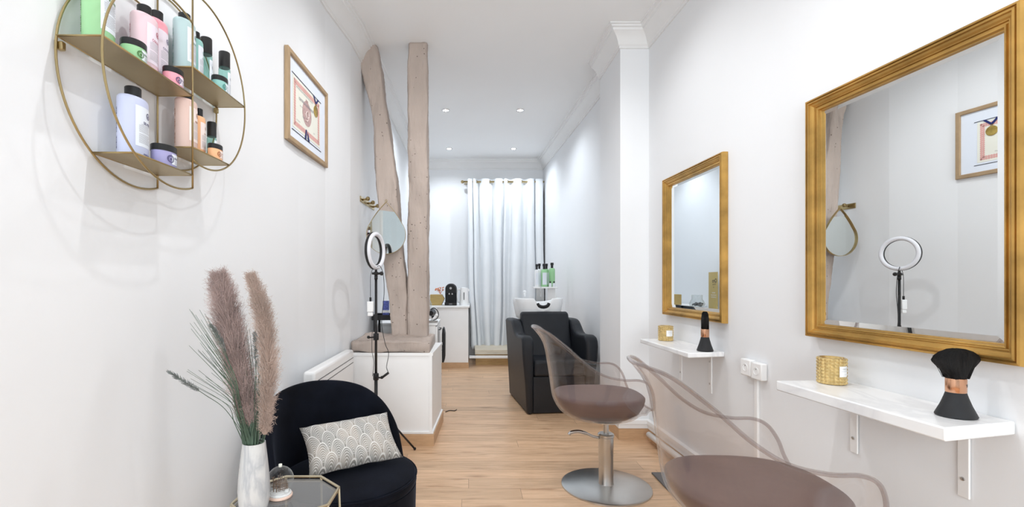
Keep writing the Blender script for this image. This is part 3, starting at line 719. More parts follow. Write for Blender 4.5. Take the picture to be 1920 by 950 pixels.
for s in (-1, 1): arm(s).build('armrest', M['vinyl'], t, bevel=0.035, seg=4)
MB().box(-.268, .268, -.425, .44, 0.01, .37).build('base', M['vinyl'], t, bevel=0.008)
MB().box(-.262, .262, -.44, .20, .372, .53).build('seat', M['vinyl'], t, bevel=0.03, seg=4)
bk = MB(); pr = [(-.06, .50), (.10, .965), (.155, .985), (.20, .96), (.10, .50)]
bk.prism_x(pr, -.268, .268); bk.build('backrest', M['vinyl'], t, bevel=0.025, seg=4)
MB().box(-.24, .24, .20, .44, .37, .88).build('basin_support', M['vinyl'], t, bevel=0.01)
def basin():
    n = 96; ex = .55; sg = lambda v, e: math.copysign(abs(v)**e, v)
    cx, cy = 0, .45
    def notch(a):       # front is -y
        x = cos(a); f = 1 if sin(a) < 0 else 0
        d = abs(sg(cos(a), ex) * .275)
        k = max(0, min(1, (.115 - d) / .075)); k = k*k*(3-2*k)
        return f * k
    spec = [(.78, .885, 0), (.84, .89, 0), (.88, .93, 0), (.93, 1.00, .2), (.965, 1.07, .8), (.97, 1.115, 1), (.955, 1.126, 1), (.925, 1.126, 1), (.895, 1.105, 1), (.86, 1.04, .7), (.82, .985, .1), (.6, .945, 0), (.2, .935, 0), (.05, .934, 0)]
    loops = []
    for k, z, w in spec:
        l = []
        for i in range(n):
            a = 2*pi*i/n
            l.append((cx + .275*k*sg(cos(a), ex), cy + .27*k*sg(sin(a), ex) - (.02*k if sin(a) < 0 else 0), z - w*.12*notch(a) - w*.055*max(0, sin(a))))
        loops.append(l)
    return MB().rings(loops, True, True, True)
bs = basin().build('basin', M['ceramic'], t, smooth=2)
nr = [(-.066, .180, 1.070), (-.056, .176, 1.050), (-.034, .173, 1.036), (0, .171, 1.030), (.034, .173, 1.036), (.056, .176, 1.050), (.066, .180, 1.070)]
MB().tube(catmull(nr, 5), .019, 10).build('neck_rest', M['black'], bs, smooth=2)
MB().tube(catmull([(.10, .66, 1.13), (.10, .66, 1.21), (.09, .62, 1.235), (.07, .56, 1.22)], 5), .012, 10).build('tap', M['polish'], bs, smooth=2)
MB().tube([(-.10, .66, 1.13), (-.10, .66, 1.18)], .016, 12).ball((-.10, .66, 1.19), .02).build('shower_head', M['ceramic'], bs, smooth=2)

# product stand beyond the basin
t = thing('product_stand', 'narrow white shelf stand with bottles behind the wash basin', 'shelf', (1.06, 6.32, 0))
MB().box(-.20, .11, -.09, .11, 1.225, 1.245).build('shelf_board', M['white'], t, bevel=0.003)
MB().box(-.01, .09, .0, .02, 0, 1.225).build('back_panel', M['white'], t, bevel=0.002)
MB().box(-.16, -.06, .02, .04, 0, 1.225).build('steel_panel', M['chrome'], t)
MB().box(-.19, .10, -.10, .12, 0, .02).build('foot', M['white'], t, bevel=0.003)
SG = 'haircare bottles on the stand behind the basin'
def pump_bottle(label, x, y, z, r, h, cap, m, lab):
    t = thing('haircare_bottle', label, 'bottle', (x, y, z), 0, SG)
    MB().lathe([(.0001, 0), (r*.95, 0), (r, .004), (r, h-.02), (r*.8, h-.004), (r*.4, h)], 28, cap0=False).build('body', m, t, smooth=True)
    MB().lathe([(r*.42, h), (r*.42, h+cap), (.0001, h+cap)], 20, cap0=False, cap1=False).lathe([(r*.55, h+cap*.55), (r*.55, h+cap*1.02), (.0001, h+cap*1.02)], 16, cap1=False).build('cap', M['black'], t, smooth=True)
    MB().rings([[( (r+.0006)*cos(a), (r+.0006)*sin(a), zz) for a in [-2.3 + 1.5*i/10 for i in range(11)]] for zz in (h*.12, h*.8)], closed=False).build('label', lab, t, smooth=2)
pump_bottle('white haircare bottle at the left end of the stand behind the basin', .900, 6.29, 1.246, .030, .23, .07, M['ceramic'], LBL)
pump_bottle('white haircare bottle standing second from the left behind the basin', .945, 6.37, 1.246, .033, .24, .07, M['ceramic'], LBL)
pump_bottle('green haircare bottle in the middle of the stand behind the basin', 1.000, 6.30, 1.246, .042, .235, .07, GREEN, LBL)
pump_bottle('pale green haircare bottle at the back of the stand behind the basin', 1.046, 6.392, 1.246, .031, .24, .07, GREEN, LBL)
pump_bottle('green haircare bottle at the right end of the stand behind the basin', 1.108, 6.325, 1.246, .040, .25, .07, GREEN, GREEN)
pump_bottle('tiny white black-capped bottle at the front of the stand, left of its twin', 1.072, 6.252, 1.246, .019, .05, .022, M['ceramic'], LBL)
pump_bottle('tiny white black-capped bottle at the front right corner of the stand', 1.122, 6.252, 1.246, .019, .05, .022, M['ceramic'], LBL)

# ------------------------------------------------------------------ curtain
cp = [(-.03, 0), (-.005, -.05), (.045, -.03), (.058, .01), (.072, -.05), (.105, -.045), (.16, .045), (.225, -.045), (.31, -.05), (.385, .045), (.45, -.05), (.54, -.055), (.572, .02), (.60, -.05), (.63, -.04), (.70, .045), (.78, -.05), (.86, -.05), (.94, .045), (1.02, -.055), (1.09, -.045), (1.112, .03), (1.13, -.02), (1.19, -.035), (1.245, -.02)]
cc = catmull([(a, b, 0) for a, b in cp], 6)
YC = 8.02
rows = []
for j in range(45):
    f = j / 44; z = .175 + (3.055 - .175) * f; g = 1 - f
    row = []
    for p in cc:
        dx = .05 * g * sin(p.x*5 + 1.0) * (.4 + g) + .014*g*sin(z*3 + p.x*9)
        fy = p.y * (1 + .25*g) + .006*g*sin(z*3 + p.x*11)
        xx = min(p.x + dx, 1.262); row.append((xx, fy, z + .012*sin(p.x*9)*(g > .99)))
    rows.append(row)
t = thing('curtain', 'white eyelet curtain hanging in folds in front of the back doorway', 'curtain', (0, YC, 0))
MB().rings(rows, closed=False).build('fabric', M['cloth'], t, smooth=2, solid=0.003)
for gx in (.12, .205, .345, .43, .645, .765, .885, 1.0):
    MB().lathe([(.030, -.004), (.030, .004), (.022, .004), (.022, -.004), (.030, -.004)], 24, cap0=False, cap1=False).build('eyelet', M['brass'], t, smooth=True, loc=(gx, -.005, 3.01)).rotation_euler = (0, pi/2, radians(20))
t = thing('curtain_rod', 'brass curtain rod with a ball end carrying the white curtain', 'curtain rod', (0, YC, 3.01))
MB().tube([(-.10, 0, 0), (1.27, 0, 0)], .016, 16).build('rod', M['brass'], t, smooth=2)
MB().ball((-.118, 0, 0), .028).build('finial', M['brass'], t, smooth=2)
MB().box(-.07, -.055, -.01, .18, -.012, .012).lathe([(.03, 0), (.03, .008)], 20, (-.0625, .172, -.004)).build('bracket', M['brass'], t, bevel=0.002)

# ------------------------------------------------------------------ rear counters
t = thing('kitchen_counter', 'white counter unit at the back wall left of the curtain, with oak plinth', 'counter', (-.47, 7.68, 0))
MB().box(-.455, .455, -.49, .5, .075, .915).build('body', M['trim'], t, bevel=0.003)
MB().box(-.455, .46, -.505, -.489, 0, .085).build('plinth', M['oakboard'], t)
MB().box(-.46, .475, -.515, .515, .917, .948).build('worktop', M['trim'], t, bevel=0.004)
t = thing('side_counter', 'low white counter along the left wall behind the timber posts', 'counter', (-.72, 6.42, 0))
MB().box(-.21, .21, -.72, .72, .05, .885).build('body', M['trim'], t, bevel=0.003)
MB().box(-.215, .235, -.735, .73, .887, .915).build('worktop', M['trim'], t, bevel=0.004)
MB().box(-.21, .19, -.70, .72, 0, .05).build('plinth', M['blackmatt'], t)
t = thing('drawer_cabinet', 'white drawer cabinet seen in the slot to the right of the timber post', 'cabinet', (-.63, 5.16, 0))
MB().box(-.30, .28, -.28, .25, .02, .86).build('body', M['trim'], t, bevel=0.003)
MB().box(-.31, .30, -.29, .26, .862, .885).build('top', M['trim'], t, bevel=0.003)
for z0, z1 in ((.62, .85), (.36, .605), (.05, .345)):
    d = MB().box(.281, .298, -.27, .24, z0, z1).build('drawer', M['trim'], t, bevel=0.003)
    MB().tube([(.30, -.10, z1-.05), (.32, -.10, z1-.05), (.32, .08, z1-.05), (.30, .08, z1-.05)], .005, 8).build('handle', M['blackmatt'], d, smooth=2)
tag(MB().prism_y([(-.01, 0), (.012, 0), (.02, .05), (.022, .30), (.012, .36), (-.004, .37), (-.01, .3)], -.10, .10).build('storage_bag', M['blackmatt'], bevel=0.008, loc=(-.283, 5.13, .45)), 'black bag hanging on the side of the white drawer cabinet', 'bag')

# coffee machine
t = thing('coffee_machine', 'black capsule coffee machine with rounded top on the back counter', 'coffee machine', (-.287, 7.36, .949))
def arch(w, h, r, n=12):
    return [(-w, 0), (w, 0)] + [(w - r + r*cos(a), h - r + r*sin(a)) for a in [pi/2*i/n for i in range(n+1)]] + [(-w + r - r*sin(a), h - r + r*cos(a)) for a in [pi/2*i/n for i in range(n+1)]]
MB().prism_y(arch(.088, .335, .082), -.02, .17).build('body', M['blackmatt'], t, bevel=0.006)
MB().prism_y([(x, z+.19) for x, z in arch(.080, .135, .074)], -.11, -.021).build('brew_head', M['black'], t, bevel=0.008)
MB().box(-.093, .093, -.13, .0, 0, .048).build('drip_tray', M['black'], t, bevel=0.006)
MB().box(-.025, .025, -.133, -.13, .012, .034).build('cup_grid', M['steelgrey'], t)
MB().tube([(-.022, -.10, .19), (-.022, -.10, .165)], .012, 12).tube([(.022, -.10, .19), (.022, -.10, .165)], .012, 12).build('spout', M['polish'], t, smooth=2)
MB().lathe([(.018, 0), (.018, .004), (.0001, .004)], 20).build('emblem', M['chrome'], t, loc=(0, -.112, .265)).rotation_euler = (pi/2, 0, 0)
# kettle
t = thing('electric_kettle', 'white electric kettle beside the black coffee machine', 'kettle', (-.083, 7.36, .949))
MB().lathe([(.0001, 0), (.072, 0), (.074, .01), (.062, .24), (.058, .26)], 36, cap0=False, cap1=False).build('body', M['white'], t, smooth=True)
MB().lathe([(.059, .258), (.058, .268), (.02, .276), (.0001, .278)], 36, cap0=False, cap1=False).build('lid', M['white'], t, smooth=True)
MB().tube(catmull([(-.055, 0, .245), (-.095, 0, .235), (-.105, 0, .15), (-.095, 0, .07), (-.068, 0, .05)], 6), .011, 10).build('handle', M['white'], t, smooth=2)
MB().box(-.006, .006, -.070, -.060, .07, .20).build('water_gauge', M['blackmatt'], t, bevel=0.002)
MB().prism([(.052, -.02), (.085, 0), (.052, .02)], .215, .255).build('spout', M['white'], t)
# crate with dried flowers
t = thing('gold_box', 'gold painted wooden box on the back counter', 'box', (-.548, 7.40, .949))
MB().prism_y([(-.06, 0), (.115, 0), (.16, .10), (.12, .165), (-.06, .165)], -.10, .10).build('panel', M['goldwood'], t, bevel=0.004)
random.seed(5)
t = thing('dried_flowers', 'sprig of orange dried flowers between the gold box and the coffee machine', 'flowers', (-.455, 7.46, 1.116))
for i in range(9):
    a = random.uniform(-.9, .5); l = random.uniform(.05, .11); y = random.uniform(-.03, .03)
    tip = (sin(a)*l, y, cos(a)*l)
    MB().tube([(0, 0, 0), (sin(a)*l*.5, y*.5, cos(a)*l*.55), tip], .002, 5).build('stem', M['orange'], t)
    b = MB()
    for k in range(5): b.ball((tip[0]+random.uniform(-.012, .012), tip[1]+random.uniform(-.012, .012), tip[2]+random.uniform(-.012, .012)), .008, 8)
    b.build('flower', M['orange'], t, smooth=2)

# gold sign and glass bowl on the side counter (seen in the far mirror)
t = thing('display_sign', 'gold lettered standing sign on the side counter, seen in the far mirror', 'sign', (-.82, 6.80, .916), radians(8))
MB().box(-.006, .006, -.14, .14, 0, .54).build('board', M['goldcard'], t, bevel=0.002)
pm = MB(); f = on_flat(.0066)
text_on(pm, f, 'Oro', .085, -.06, .41, bold=True); text_on(pm, f, 'Therapy', .035, -.05, .36); text_on(pm, f, '24k', .028, -.03, .315)
pm.build('black_lettering', M['ink'], t)
pm = MB(); text_on(pm, f, 'PREMIUM', .026, -.03, .235); text_on(pm, f, 'HUILE DE SOIN', .026, -.03, .20); text_on(pm, f, 'ILLUMINATEUR', .024, -.03, .17)
pm.build('white_lettering', M['white'], t)
t = thing('glass_bowl', 'clear glass bowl of dark pebbles in front of the gold sign', 'bowl', (-.66, 6.95, .916))
MB().lathe([(.0001, .004), (.06, .004), (.10, .03), (.112, .07), (.095, .11), (.078, .135), (.078, .20), (.075, .20), (.075, .137), (.092, .108), (.107, .07), (.096, .034), (.056, .008), (.0001, .008)], 36, cap0=False, cap1=False).build('bowl', M['glass'], t, smooth=True)
b = MB()
for i in range(26):
    a = random.uniform(0, 6.28); r = random.uniform(0, .075)
    b.ball((r*cos(a), r*sin(a), random.uniform(.03, .08)), random.uniform(.014, .022), 8, sz=.7)
o = b.build('pebbles', M['steelgrey'], t, smooth=2); o['kind'] = 'stuff'

# hairdressing trolley behind the sill
t = thing('salon_trolley', 'black hairdressing trolley with shallow trays standing behind the timber sill', 'trolley', (-.79, 4.66, 0))
def tray(z, w, d, h):
    m = MB().box(-w, w, -d, d, z, z+.006)
    m.box(-w, -w+.008, -d, d, z, z+h).box(w-.008, w, -d, d, z, z+h).box(-w, w, -d, -d+.008, z, z+h).box(-w, w, d-.008, d, z, z+h)
    return m
tray(.945, .145, .15, .05).build('tray', M['blackmatt'], t, bevel=0.003)
tray(.70, .14, .14, .09).build('tray', M['blackmatt'], t, bevel=0.003)
tray(.30, .14, .14, .10).build('tray', M['blackmatt'], t, bevel=0.003)
for sx in (-.12, .12):
    for sy in (-.12, .12):
        MB().box(sx-.01, sx+.01, sy-.01, sy+.01, .05, .945).build('post', M['blackmatt'], t)
        MB().ball((sx, sy, .025), .025, 12, sx=.5).build('castor', M['black'], t, smooth=2)
t = thing('blue_box', 'small blue patterned box standing in the black trolley tray', 'box', (-.812, 4.60, .952))
MB().box(-.028, .028, -.02, .02, 0, .175).build('carton', M['bluebox'], t, bevel=0.001)
MB().box(-.029, .029, -.021, .021, .06, .085).build('white_band', M['white'], t)
# hair dryer with curled cable on the drawer cabinet
t = thing('hair_dryer', 'black hair dryer with a coiled cable on top of the white drawer cabinet', 'hair dryer', (-.40, 5.05, .886))
MB().lathe([(.0001, -.09), (.034, -.085), (.042, -.03), (.040, .05), (.024, .10), (.024, .13), (.0001, .13)], 28, cap0=False, cap1=False).build('barrel', M['black'], t, smooth=True, loc=(0, 0, .10)).rotation_euler = (pi/2, 0, 0)
MB().tube(catmull([(0, .02, .08), (.01, .035, .04), (.01, .04, .013)], 4), .016, 12).build('handle', M['black'], t, smooth=2)
MB().tube(catmull([(.01, .04, .012), (.05, .0, .03), (.075, -.07, .08), (.06, -.1, .13), (.02, -.08, .15), (-.02, -.03, .12)], 6), .005, 8).build('cable', M['black'], t, smooth=2)
t = thing('steel_tray', 'small steel tray with white tools leaning at the edge of the drawer cabinet', 'tray', (-.42, 4.92, .886))
MB().box(-.06, .09, -.03, .03, 0, .008).box(-.06, .09, -.03, -.025, .008, .02).box(-.06, .09, .025, .03, .008, .02).build('pan', M['chrome'], t, bevel=0.002)
MB().tube([(.02, 0, .016), (.075, 0, .07)], .012, 12).ball((.078, 0, .078), .017).build('tool', M['white'], t, smooth=2)
tag(MB().tube(catmull([(-.24, 4.75, .004), (-.20, 4.8, .004), (-.15, 4.79, .004), (-.13, 4.84, .004)], 5), .004, 8).build('power_cable', M['black'], smooth=2), 'short black cable lying on the floor past the low white wall', 'cable')
# coat hook rack on the left wall
t = thing('hook_rack', 'small brass rack with three knobs on the left wall beyond the timber', 'hook rack', (-.96, 4.42, 2.04), radians(-1.5))
MB().box(.0, .012, -.27, .27, -.02, .03).build('rail', M['brass'], t, bevel=0.003)
for y in (-.20, 0, .20):
    k = MB(); k.tube([(.012, y, .005), (.045, y, .01)], .009, 10).ball((.058, y, .014), .020, 14); k.build('knob', M['brass'], t, smooth=2)

# ------------------------------------------------------------------ teardrop mirror on the leaning post
t = thing('teardrop_mirror', 'teardrop shaped mirror with thin brass frame hung on the leaning timber post', 'mirror', (-.722, 4.10, 1.555), radians(5))
R_ = .166; pts = []
for i in range(61):
    a = radians(-215 + 250*i/60)            # from upper left round the bottom to upper right
    pts.append((R_*cos(a), R_ + R_*sin(a)))
apex = (0.0, .445)
def side_curve(p, q, n=14):
    out = []
    for i in range(1, n):
        f = i / n; x = p[0]*(1-f) + q[0]*f; z = p[1]*(1-f) + q[1]*f
        b = .016*sin(pi*f) * (-1 if f > .55 else 1) * .7
        out.append((x + math.copysign(b, p[0] + q[0]), z))
    return out
loop = pts + side_curve(pts[-1], apex) + [apex] + side_curve(apex, pts[0])
mb = MB(); n = len(loop)
mb.add([(x, -.008, z) for x, z in loop] + [(0, -.008, R_)], [((i+1) % n, i, n) for i in range(n)])
MB().add([(x*.995, -.006, min(z*.995, .372 - .12*x)) for x, z in loop] + [(0, -.006, R_)], [((i+1) % n, i, n) for i in range(n)]).build('glass', M['mirrorold'], t)
MB().rings([[(x*k, y, (z-R_)*k + R_) for x, z in loop] for k, y in ((1.0, .004), (1.02, .004), (1.02, -.022), (1.0, -.022), (1.0, .004))]).build('frame', M['brass'], t, smooth=True)
MB().tube([(0.008*cos(a), -.004, .46+.01*sin(a)) for a in [2*pi*i/12 for i in range(12)]], .0025, 6, True).build('hanging_loop', M['brass'], t, smooth=2)

# ------------------------------------------------------------------ ring light on tripod
PX, PY = -.702, 3.55
t = thing('ring_light', 'ring light with white diffuser on a black tripod stand beside the low wall', 'ring light', (PX, PY, 0))
MB().tube([(0, 0, .12), (0, 0, .62)], .013, 14).build('lower_pole', M['black'], t, smooth=2)
MB().tube([(0, 0, .58), (0, 0, 1.33)], .010, 14).build('upper_pole', M['black'], t, smooth=2)
for zc, s in ((.60, 1), (.90, -1)):
    c = MB().lathe([(.019, -.025), (.021, -.02), (.021, .02), (.019, .025)], 20, (0, 0, zc)).build('clamp', M['black'], t, smooth=True)
    MB().tube([(0, -.015, zc), (.045*s, -.03, zc - .004)], .006, 8).ball((.05*s, -.032, zc), .012, 10).build('clamp_knob', M['black'], c, smooth=2)
for a in (25, 145, 265):
    ca, sa = cos(radians(a)), sin(radians(a))
    lg = MB().tube([(.02*ca, .02*sa, .36), (.305*ca, .305*sa, .012)], .0075, 8).build('leg', M['black'], t, smooth=2)
    MB().tube([(.0, .0, .14), (.17*ca, .17*sa, .19)], .005, 8).build('brace', M['black'], lg, smooth=2)
    MB().ball((.305*ca, .305*sa, .013), .012, 10).build('rubber_foot', M['black'], lg, smooth=2)
MB().lathe([(.024, 0), (.024, .05), (.018, .055)], 20, (0, 0, .345)).build('leg_collar', M['black'], t, smooth=True)
hd = MB().tube([(0, 0, 1.33), (0, 0, 1.36)], .013, 12).ball((0, 0, 1.375), .018).tube([(-.03, 0, 1.375), (.035, 0, 1.375)], .009, 10).ball((.042, 0, 1.375), .016, 12).tube([(0, 0, 1.39), (0, 0, 1.405)], .009, 10).build('ball_head', M['black'], t, smooth=2)
# ring: axis horizontal, turned towards the right hand mirror
az = radians(-15)             # direction the diffuser faces, from +x
fx, fy = cos(az), sin(az)     # facing
ux, uy = -fy, fx              # horizontal in ring plane
RC = 1.545; RR_ = .125
def ring_geo(prof, n=72):
    loops = []
    for k in range(n):
        a = 2*pi*k/n; l = []
        for rr, d in prof:
            r = RR_ + rr; h = r*cos(a); l.append((ux*h + fx*d, uy*h + fy*d, RC + r*sin(a)))
        loops.append(l)
    loops.append(loops[0]); return MB().rings(loops)
ring_geo([(-.0165, -.002), (-.0165, -.020), (-.010, -.026), (.010, -.026), (.0165, -.020), (.0165, -.002)]).build('ring_housing', M['black'], t, smooth=2)
ring_geo([(.0160, -.002), (.0158, .006), (.010, .014), (0, .017), (-.010, .014), (-.0158, .006), (-.0160, -.002)]).build('ring_diffuser', M['led'], t, smooth=2)
MB().tube(catmull([(0.0, -.0, 1.42), (.035, -.03, 1.43), (.062, -.035, 1.36), (.066, -.03, 1.22), (.052, -.03, 1.08), (.05, -.03, .98), (.075, -.03, .85), (.10, -.03, .78), (.085, -.03, .68), (.095, -.03, .63), (.05, -.03, .605)], 8), .0025, 6).build('control_cable', M['black'], t, smooth=2)
MB().tube([(.10, -.03, .635), (.05, -.03, .598)], .009, 8).build('cable_switch', M['black'], t, smooth=2)
MB().tube(catmull([(-.02, 0, 1.42), (-.04, 0, 1.36), (-.042, 0, 1.25), (-.042, 0, 1.185)], 6), .002, 6).tube([(-.042, 0, 1.195), (-.042, 0, 1.165)], .008, 8).build('plug_cable', M['black'], t, smooth=2)
MB().box(-.066, -.018, -.012, .012, 1.085, 1.165).build('mains_adapter', M['white'], t, bevel=0.005)
MB().box(-.062, -.022, -.010, .010, 1.055, 1.083).build('adapter_plug', M['white'], t, bevel=0.004)
MB().tube(catmull([(-.03, .01, .95), (-.035, .02, .8), (-.02, .02, .7), (-.03, .02, .6)], 6), .002, 6).build('trailing_cable', M['black'], t, smooth=2)

# ------------------------------------------------------------------ radiator
t = thing('panel_heater', 'white electric panel heater with two dark louvre slots on the left wall', 'radiator', (-.975, 3.22, .36), radians(0))
MB().box(.0, .072, -.46, .47, 0, .425).build('casing', M['white'], t, bevel=0.018, seg=4)
MB().box(.071, .0735, -.40, .45, .325, .329).box(.071, .0735, -.40, .45, .362, .366).build('louvre_slot', M['ink'], t)
MB().box(-.022, .0, -.30, .20, .03, .38).build('wall_bracket', M['white'], t)
t = thing('heater_switch_box', 'small white wall box at the near end of the panel heater', 'switch box', (-1.03, 2.60, .60))
MB().box(-.012, .035, -.05, .05, 0, .11).build('cover', M['white'], t, bevel=0.004)

# ------------------------------------------------------------------ framed certificate
t = thing('framed_certificate', 'oak framed certificate with gold medal and navy ribbon on the left wall', 'picture frame', (-1.043, 3.025, 2.39), radians(-1.2))
W2, H2 = .35, .265
rect = lambda w, h: [(-w, -h), (w, -h), (w, h), (-w, h)]
MB().rings([[(p, y, z) for y, z in rect(W2-i, H2-i)] for i, p in ((0, .002), (0, .024), (.003, .026), (.026, .026), (.030, .022), (.030, .010))]).build('frame', M['framewood'], t)
MB().box(.004, .012, -W2+.028, W2-.028, -H2+.028, H2-.028).build('mat_board', M['paper'], t)
du, dz = -3.025, -2.39
def rr(y0, y1, z0, z1, x0=.0125, x1=.0135): return MB().box(x0, x1, y0+du, y1+du, z0+dz, z1+dz)
ce = rr(2.765, 3.24, 2.225, 2.535).build('certificate', M['cream'], t)
b = MB(); xs = .0142
def dots(b, y0, y1, z0, z1, r, step):
    L_ = max(abs(y1-y0), abs(z1-z0)); n = int(L_/step)
    for i in range(n+1):
        cy = y0 + (y1-y0)*i/n + du; cz = z0 + (z1-z0)*i/n + dz
        b.add([(xs, cy + r*cos(a), cz + r*sin(a)) for a in [2*pi*k/10 for k in range(10)]], [tuple(range(10))])
for o_ in (0, .014):
    dots(b, 2.79+o_, 3.215-o_, 2.512-o_, 2.512-o_, .0085, .0155); dots(b, 2.79+o_, 3.215-o_, 2.248+o_, 2.248+o_, .0085, .0155)
    dots(b, 2.79+o_, 2.79+o_, 2.512-o_, 2.248+o_, .0085, .0155); dots(b, 3.215-o_, 3.215-o_, 2.512-o_, 2.248+o_, .0085, .0155)
b.build('scalloped_border', M['redprint'], ce)
b = MB().add([(.0140, 2.995+du + .078*cos(a), 2.375+dz + .078*sin(a)) for a in [2*pi*k/40 for k in range(40)]], [tuple(range(40))])
b.box(.0137, .0140, 2.975+du, 3.015+du, 2.448+dz, 2.462+dz).build('printed_medallion', M['mauve'], ce)
b = MB()
for cx_, cz_, r, n0, n1 in ((2.995, 2.38, .036, 200, 420), (3.0, 2.37, .022, 0, 360), (2.985, 2.352, .028, 240, 380)):
    P = [(.0146, cx_+du + r*cos(radians(a)), cz_+dz + r*.9*sin(radians(a))) for a in range(n0, n1, 12)]
    b.tube(P, .004, 5)
b.build('medallion_figure', M['palemauve'], ce)
fl = on_flat(.0152); b = MB()
text_on(b, fl, "Confédération Nationale Artisanale", .020, 2.95+du, 2.482+dz); text_on(b, fl, "CERTIFICAT D'HONNEUR", .022, 2.985+du, 2.425+dz, bold=True)
text_on(b, fl, 'décerné à', .013, 2.90+du, 2.388+dz); text_on(b, fl, 'Coiffure', .016, 2.94+du, 2.335+dz, .15); text_on(b, fl, 'Paris', .014, 3.12+du, 2.29+dz, .1); text_on(b, fl, 'le Président', .012, 2.85+du, 2.285+dz)
b.build('certificate_lettering', M['greyink'], ce)
for zz in (2.5395, 2.206): MB().box(.0125, .0145, 2.755+du, 3.26+du, zz+dz, zz+.004+dz).build('black_rule', M['ink'], t)
b = MB().add([(.017, y+du, z+dz) for y, z in [(3.10, 2.541), (3.12, 2.541), (3.155, 2.505), (3.148, 2.49)]], [(0, 1, 2, 3)])
b.add([(.0175, y+du, z+dz) for y, z in [(3.205, 2.541), (3.185, 2.541), (3.145, 2.502), (3.152, 2.49)]], [(0, 1, 2, 3)])
b.add([(.017, y+du, z+dz) for y, z in [(2.955, 2.208), (2.975, 2.208), (2.985, 2.27), (2.968, 2.27)]], [(0, 1, 2, 3)])
b.add([(.017, y+du, z+dz) for y, z in [(3.01, 2.208), (3.035, 2.208), (3.01, 2.25), (2.993, 2.262)]], [(0, 1, 2, 3)])
b.build('ribbon', M['navy'], t, solid=.001)
md_ = MB().lathe([(.0001, 0), (.036, 0), (.037, .003), (.034, .005), (.0001, .005)], 36, cap0=False, cap1=False).build('medal', M['medal'], t, smooth=True, loc=(.0145, 3.15+du, 2.448+dz)); md_.rotation_euler = (0, pi/2, 0)
MB().tube([(.018, 3.15+du+.007*cos(a), 2.489+dz+.007*sin(a)) for a in [2*pi*k/12 for k in range(12)]], .0018, 6, True).build('medal_ring', M['medal'], t, smooth=2)

# ------------------------------------------------------------------ gold framed mirrors (right wall)
def wall_mirror(label, x, y, z, slope, w, h):
    t = thing('wall_mirror', label, 'mirror', (x, y, z), -pi/2 + math.atan(slope), 'gold framed mirrors')
    prof = [(0, -.002), (0, .030), (.003, .040), (.012, .042), (.0145, .035), (.017, .035), (.020, .041), (.028, .042), (.031, .034), (.040, .031), (.048, .026), (.052, .026), (.055, .020), (.061, .019), (.064, .024), (.071, .023), (.075, .013), (.079, .012), (.079, .004)]
    MB().rings([[(a, -p, b) for a, b in [(-w/2+i, i), (w/2-i, i), (w/2-i, h-i), (-w/2+i, h-i)]] for i, p in [(q*.74, r) for q, r in prof]]).build('gilt_frame', M['gold'], t)
    i0, i1 = .0555, .080
    A = [(-w/2+i0, -.006, i0), (w/2-i0, -.006, i0), (w/2-i0, -.006, h-i0), (-w/2+i0, -.006, h-i0)]
    B = [(-w/2+i1, -.0085, i1), (w/2-i1, -.0085, i1), (w/2-i1, -.0085, h-i1), (-w/2+i1, -.0085, h-i1)]
    MB().add(A + B, [(4, 5, 6, 7), (0, 1, 5, 4), (1, 2, 6, 5), (2, 3, 7, 6), (3, 0, 4, 7)]).build('bevelled_glass', M['mirror'], t)
    MB().box(-w/2+.02, w/2-.02, -.004, -.001, .02, h-.02).build('backing', M['darkwood'], t)
wall_mirror('large gold framed mirror nearest the camera, above the black brush', 1.587, 1.745, 1.068, .080, .785, 1.055)
wall_mirror('gold framed mirror farther away, above the shelf by the wall pier', 1.523, 3.20, 1.065, .035, .80, 1.02)

# ------------------------------------------------------------------ marble shelves
def vanity_shelf(label, poly, top, th, brs):
    t = thing('vanity_shelf', label, 'shelf', (poly[0][0], poly[0][1], top), 0, 'white marble shelves')
    ox, oy = poly[0]
    MB().prism([(x-ox, y-oy) for x, y in poly], -th, 0).build('shelf_board', M['marble'], t, bevel=0.005, seg=3)
    for bx, by, dep in brs:
        b = MB().box(bx-.007-ox, bx-ox, by-.018-oy, by+.018-oy, -.285, -th-.001).box(bx-dep-ox, bx-ox, by-.018-oy, by+.018-oy, -th-.008, -th-.001).build('bracket', M['white'], t, bevel=0.002)
        for z in (-.085, -.225):
            s_ = MB().lathe([(.0065, 0), (.006, .003), (.0001, .004)], 14).build('screw', M['chrome'], b, smooth=True, loc=(bx-.007-ox, by-oy, z)); s_.rotation_euler = (0, -pi/2, 0)
vanity_shelf('white marble shelf nearest the camera, under the large mirror', [(1.285, 1.978), (1.348, 1.336), (1.617, 1.397), (1.573, 1.99)], .899, .040, [(1.607, 1.53, .20), (1.577, 1.93, .20)])
vanity_shelf('white marble shelf farther away, under the far mirror', [(1.262, 3.49), (1.293, 2.79), (1.533, 2.835), (1.514, 3.49)], .892, .030, [(1.530, 2.99, .17), (1.518, 3.38, .17)])

